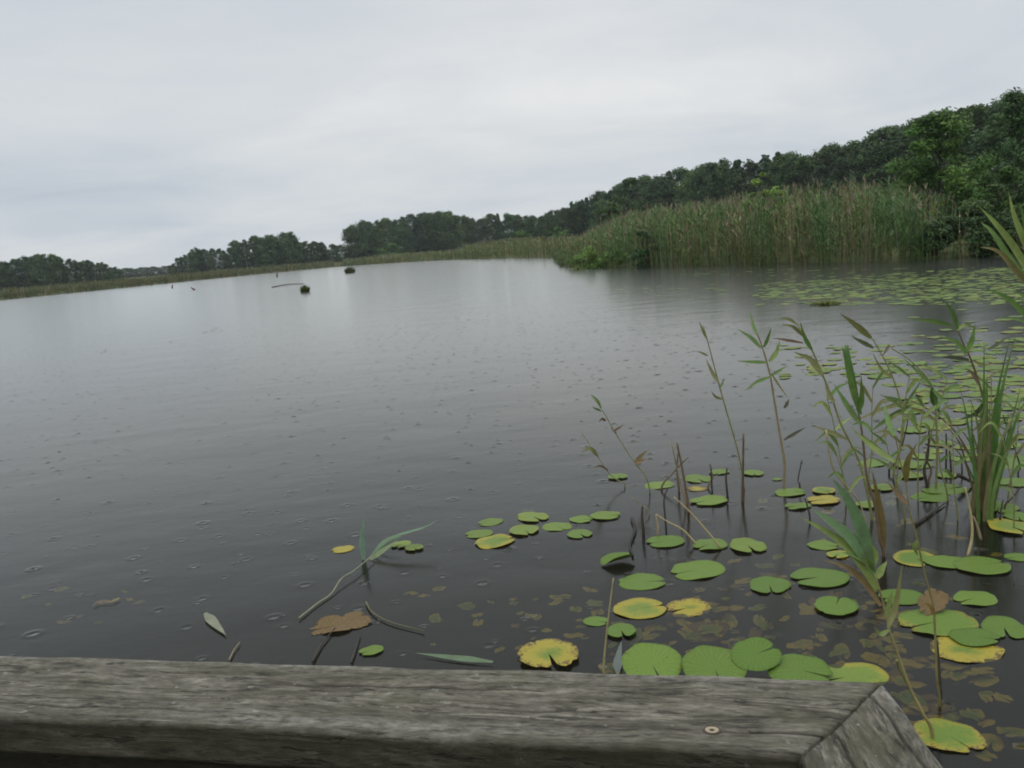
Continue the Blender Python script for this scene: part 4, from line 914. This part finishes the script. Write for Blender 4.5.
# ------------------------------------------------------------------ the railing we lean on
ZR = 1.4; TH = .046
C_ = G(883, 681, ZR)[:2]; A_ = G(0, 655, ZR)[:2]; N_ = G(800, 757, ZR)[:2]; E_ = G(945, 768, ZR)[:2]
base = np.array([C_[0], C_[1], .42]); plat = empty('viewing_platform', base)
tag(plat, 'weathered grey wooden viewing platform rail with a mitred corner', 'railing')
def rail_mesh(name, org, dirv, side, width, mit, length, seed, crack=None):
    """board with rounded edges; its end is cut along the mitre.  local x along the board from the mitre"""
    r = np.random.default_rng(seed); rad = .0065; sec = []                # section: (across, z, darkening)
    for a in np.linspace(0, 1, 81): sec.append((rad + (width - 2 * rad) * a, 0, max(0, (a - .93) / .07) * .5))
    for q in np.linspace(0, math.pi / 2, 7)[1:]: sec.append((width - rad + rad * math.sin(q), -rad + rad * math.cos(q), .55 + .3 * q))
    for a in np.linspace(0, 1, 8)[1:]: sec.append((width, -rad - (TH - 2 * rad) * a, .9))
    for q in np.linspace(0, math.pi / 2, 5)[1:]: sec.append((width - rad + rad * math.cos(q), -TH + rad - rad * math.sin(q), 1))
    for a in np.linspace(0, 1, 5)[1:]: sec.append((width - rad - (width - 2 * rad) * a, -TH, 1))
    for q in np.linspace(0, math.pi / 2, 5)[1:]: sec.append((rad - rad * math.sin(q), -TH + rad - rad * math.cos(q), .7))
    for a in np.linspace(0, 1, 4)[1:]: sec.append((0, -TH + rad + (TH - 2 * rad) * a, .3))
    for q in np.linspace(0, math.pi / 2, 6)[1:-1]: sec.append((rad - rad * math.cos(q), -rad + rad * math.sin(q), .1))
    NS = len(sec); NL = 360; v = []; darken = []; crk = []; pale_edge = []; ph = r.random(8) * 6.28
    for i in range(NL):
        t = (i / (NL - 1)) ** 1.0
        for (a, zz, dkn) in sec:
            x0 = mit * a / width + .0024; x = x0 + (length - x0) * t
            wob = .0012 * math.sin(x * 9 + ph[0]) + .0009 * math.sin(x * 23 + ph[1]) + .0006 * math.sin(x * 61 + ph[2])
            edge = max(0, 1 - min(a, width - a) / .02) 
            za = -.0016 * math.cos((a / width - .5) * 6.28) + .0007 * math.sin(x * 31 + ph[3] + a * 40)
            rnd = .0022 * math.exp(-(x - x0) / .006)                      # end edge rounded by wear
            c = 0
            if crack and zz == 0:
                for xa, xb, va in crack:
                    dd = abs(a - va - .0014 * math.sin(x * 70 + va * 300) - .002 * math.sin(x * 17 + va * 90))
                    if xa < x < xb: c = max(c, max(0, 1 - dd / .0028) * min(1, (xb - x) / .03, (x - xa) / .02 + .25))
            groove = .0007 * max(0, math.sin(a / width * 26 + .7 * math.sin(x * 4 + ph[4]) + ph[5]) - .55) + .0005 * max(0, math.sin(a / width * 61 + .9 * math.sin(x * 7 + ph[6])) - .6)
            v.append((x, side * (a + wob * (1 if a > width / 2 else -1) * edge), zz + (za - rnd - groove - .003 * c if zz > -TH * .5 else 0)))
            darken.append(dkn * .9); crk.append(c); pale_edge.append(0 if zz < -.004 else max(.75 * math.exp(-(a / .014) ** 2) * (.6 + .4 * math.sin(x * 13 + ph[1])), .55 * math.exp(-((a - width + .022) / .012) ** 2) * (.55 + .45 * math.sin(x * 8 + ph[2]))))
    f = [(i * NS + k, i * NS + (k + 1) % NS, (i + 1) * NS + (k + 1) % NS, (i + 1) * NS + k) for i in range(NL - 1) for k in range(NS)]
    if side > 0: f = [q[::-1] for q in f]
    f.append(tuple(range(NS))); f.append(tuple((NL - 1) * NS + k for k in range(NS)))
    o = link_mesh(name, v, f, M['wood'], plat, attrs={'age': darken, 'crack': crk, 'worn': pale_edge})
    o.location = (org[0] - base[0], org[1] - base[1], ZR - base[2]); o.rotation_euler = (0, 0, math.atan2(dirv[1], dirv[0])); return o
d1 = unit(A_ - C_); p1 = np.array([-d1[1], d1[0]])                   # p1 points to our side
rel = N_ - C_; w1, m1 = float(rel @ p1), float(rel @ d1)
d2 = unit(E_ - C_); p2 = np.array([d2[1], -d2[0]]); w2, m2 = float(rel @ p2), float(rel @ d2)
SCR = G(712, 731, ZR)[:2] - C_; sx_, sv_ = float(SCR @ d1), float(SCR @ p1)
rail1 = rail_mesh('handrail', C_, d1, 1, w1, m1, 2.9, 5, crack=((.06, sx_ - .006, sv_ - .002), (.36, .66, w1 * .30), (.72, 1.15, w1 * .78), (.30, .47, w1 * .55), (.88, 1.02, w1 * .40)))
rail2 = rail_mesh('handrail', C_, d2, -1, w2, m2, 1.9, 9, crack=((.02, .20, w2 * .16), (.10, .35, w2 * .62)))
# screw sunk into the board
v, f = [], []
RIN = [(.0078, .0004), (.0066, .0008), (.0050, .0012), (.0022, .0006), (0, -.0010)]
for i, (r_, zz) in enumerate(RIN[:-1]):
    for k in range(24): v.append((r_ * math.cos(k * math.pi / 12) * 1.15, r_ * math.sin(k * math.pi / 12), zz))
v.append((0, 0, -.0010)); 
for i in range(3):
    for k in range(24): f.append((i * 24 + k, i * 24 + (k + 1) % 24, (i + 1) * 24 + (k + 1) % 24, (i + 1) * 24 + k))
for k in range(24): f.append((72 + k, 72 + (k + 1) % 24, 96))
s = link_mesh('screw', v, f, M['rust'], rail1); s.location = (sx_, sv_, .0006)
sv = [(-.0036, -.0008, .0003), (.0036, -.0008, .0003), (.0036, .0008, .0003), (-.0036, .0008, .0003), (-.0008, -.0036, .0006), (.0008, -.0036, .0006), (.0008, .0036, .0006), (-.0008, .0036, .0006)]
def box(cx, cy, cz, hx, hy, hz):
    vv = [(cx + a * hx, cy + b_ * hy, cz + c * hz) for a in (-1, 1) for b_ in (-1, 1) for c in (-1, 1)]
    return vv, [(0, 1, 3, 2), (4, 6, 7, 5), (0, 4, 5, 1), (2, 3, 7, 6), (0, 2, 6, 4), (1, 5, 7, 3)]
def boxpart(name, cx, cy, cz, hx, hy, hz, d, darkval=.5):
    """a squared timber, edges planed off, centred at a place on the ground plan"""
    import bmesh
    bm = bmesh.new(); bmesh.ops.create_cube(bm, size=1)
    for q in bm.verts: q.co = Vector((q.co.x * 2 * hx, q.co.y * 2 * hy, q.co.z * 2 * hz))
    bmesh.ops.bevel(bm, geom=list(bm.edges), offset=.006, segments=2, affect='EDGES', profile=.5)
    me = bpy.data.meshes.new(name); bm.to_mesh(me); bm.free()
    o = finish(name, me, M['wood'], plat, None, False, {'age': [darkval] * len(me.vertices), 'crack': [0] * len(me.vertices)})
    o.location = (cx - base[0], cy - base[1], cz - base[2]); o.rotation_euler = (0, 0, math.atan2(d[1], d[0])); return o
mid1 = p1 * (w1 * .55)
for s_ in (.12, 1.75):
    q = C_ + d1 * s_ + p1 * (w1 * .5)
    boxpart('post', q[0], q[1], .43, .045, .045, .92, d1)
q = C_ + d2 * 1.5 + p2 * w2 * .5; boxpart('post', q[0], q[1], .43, .045, .045, .92, d2)
q = C_ + d1 * 1.4 + p1 * (w1 * .5); boxpart('mid_rail', q[0], q[1], .86, 1.27, .018, .05, d1)
q = C_ + d1 * 1.42 + p1 * (w1 * .70); boxpart('bearer', q[0], q[1], ZR - TH - .062, 1.36, .020, .06, d1, 1.2)  # added board, coloured dark to stand for the shade below the rail
q = C_ + d2 * 1.0 + p2 * w2 * .5; boxpart('mid_rail', q[0], q[1], .86, .85, .018, .05, d2)
for i in range(11):
    q = C_ + d1 * 1.3 + p1 * (w1 * .5 + .02 + .145 * (i + .5)); boxpart('deck_plank', q[0], q[1], .40, 1.35, .068, .02, d1, .3)

# ------------------------------------------------------------------ haze of the wet air
HAZE = 0.0002
if HAZE > 0:
    m, nt_, out_ = mat('wet_air'); nn = N(nt_)
    pv = nn('ShaderNodeVolumePrincipled', {'Color': (.82, .86, .92, 1), 'Density': HAZE, 'Anisotropy': 0.0})
    nn.link(pv.outputs[0], out_.inputs[1])
    x0, x1, y0, y1, z0, z1 = -1650, 1650, -1650, 1650, -2.6, 26
    vv = [(a, b_, c) for a in (x0, x1) for b_ in (y0, y1) for c in (z0, z1)]
    o = link_mesh('haze', vv, [(0, 1, 3, 2), (4, 6, 7, 5), (0, 4, 5, 1), (2, 3, 7, 6), (0, 2, 6, 4), (1, 5, 7, 3)], m, smooth=False); tag(o, kind='stuff')

sc.cycles.use_denoising = True
sc.cycles.max_bounces = 6; sc.cycles.transparent_max_bounces = 8; sc.cycles.diffuse_bounces = 2; sc.cycles.glossy_bounces = 3
sc.cycles.caustics_reflective = False; sc.cycles.caustics_refractive = False
try: sc.cycles.pixel_filter_type = 'BLACKMAN_HARRIS'; sc.cycles.filter_width = 1.9
except Exception: pass
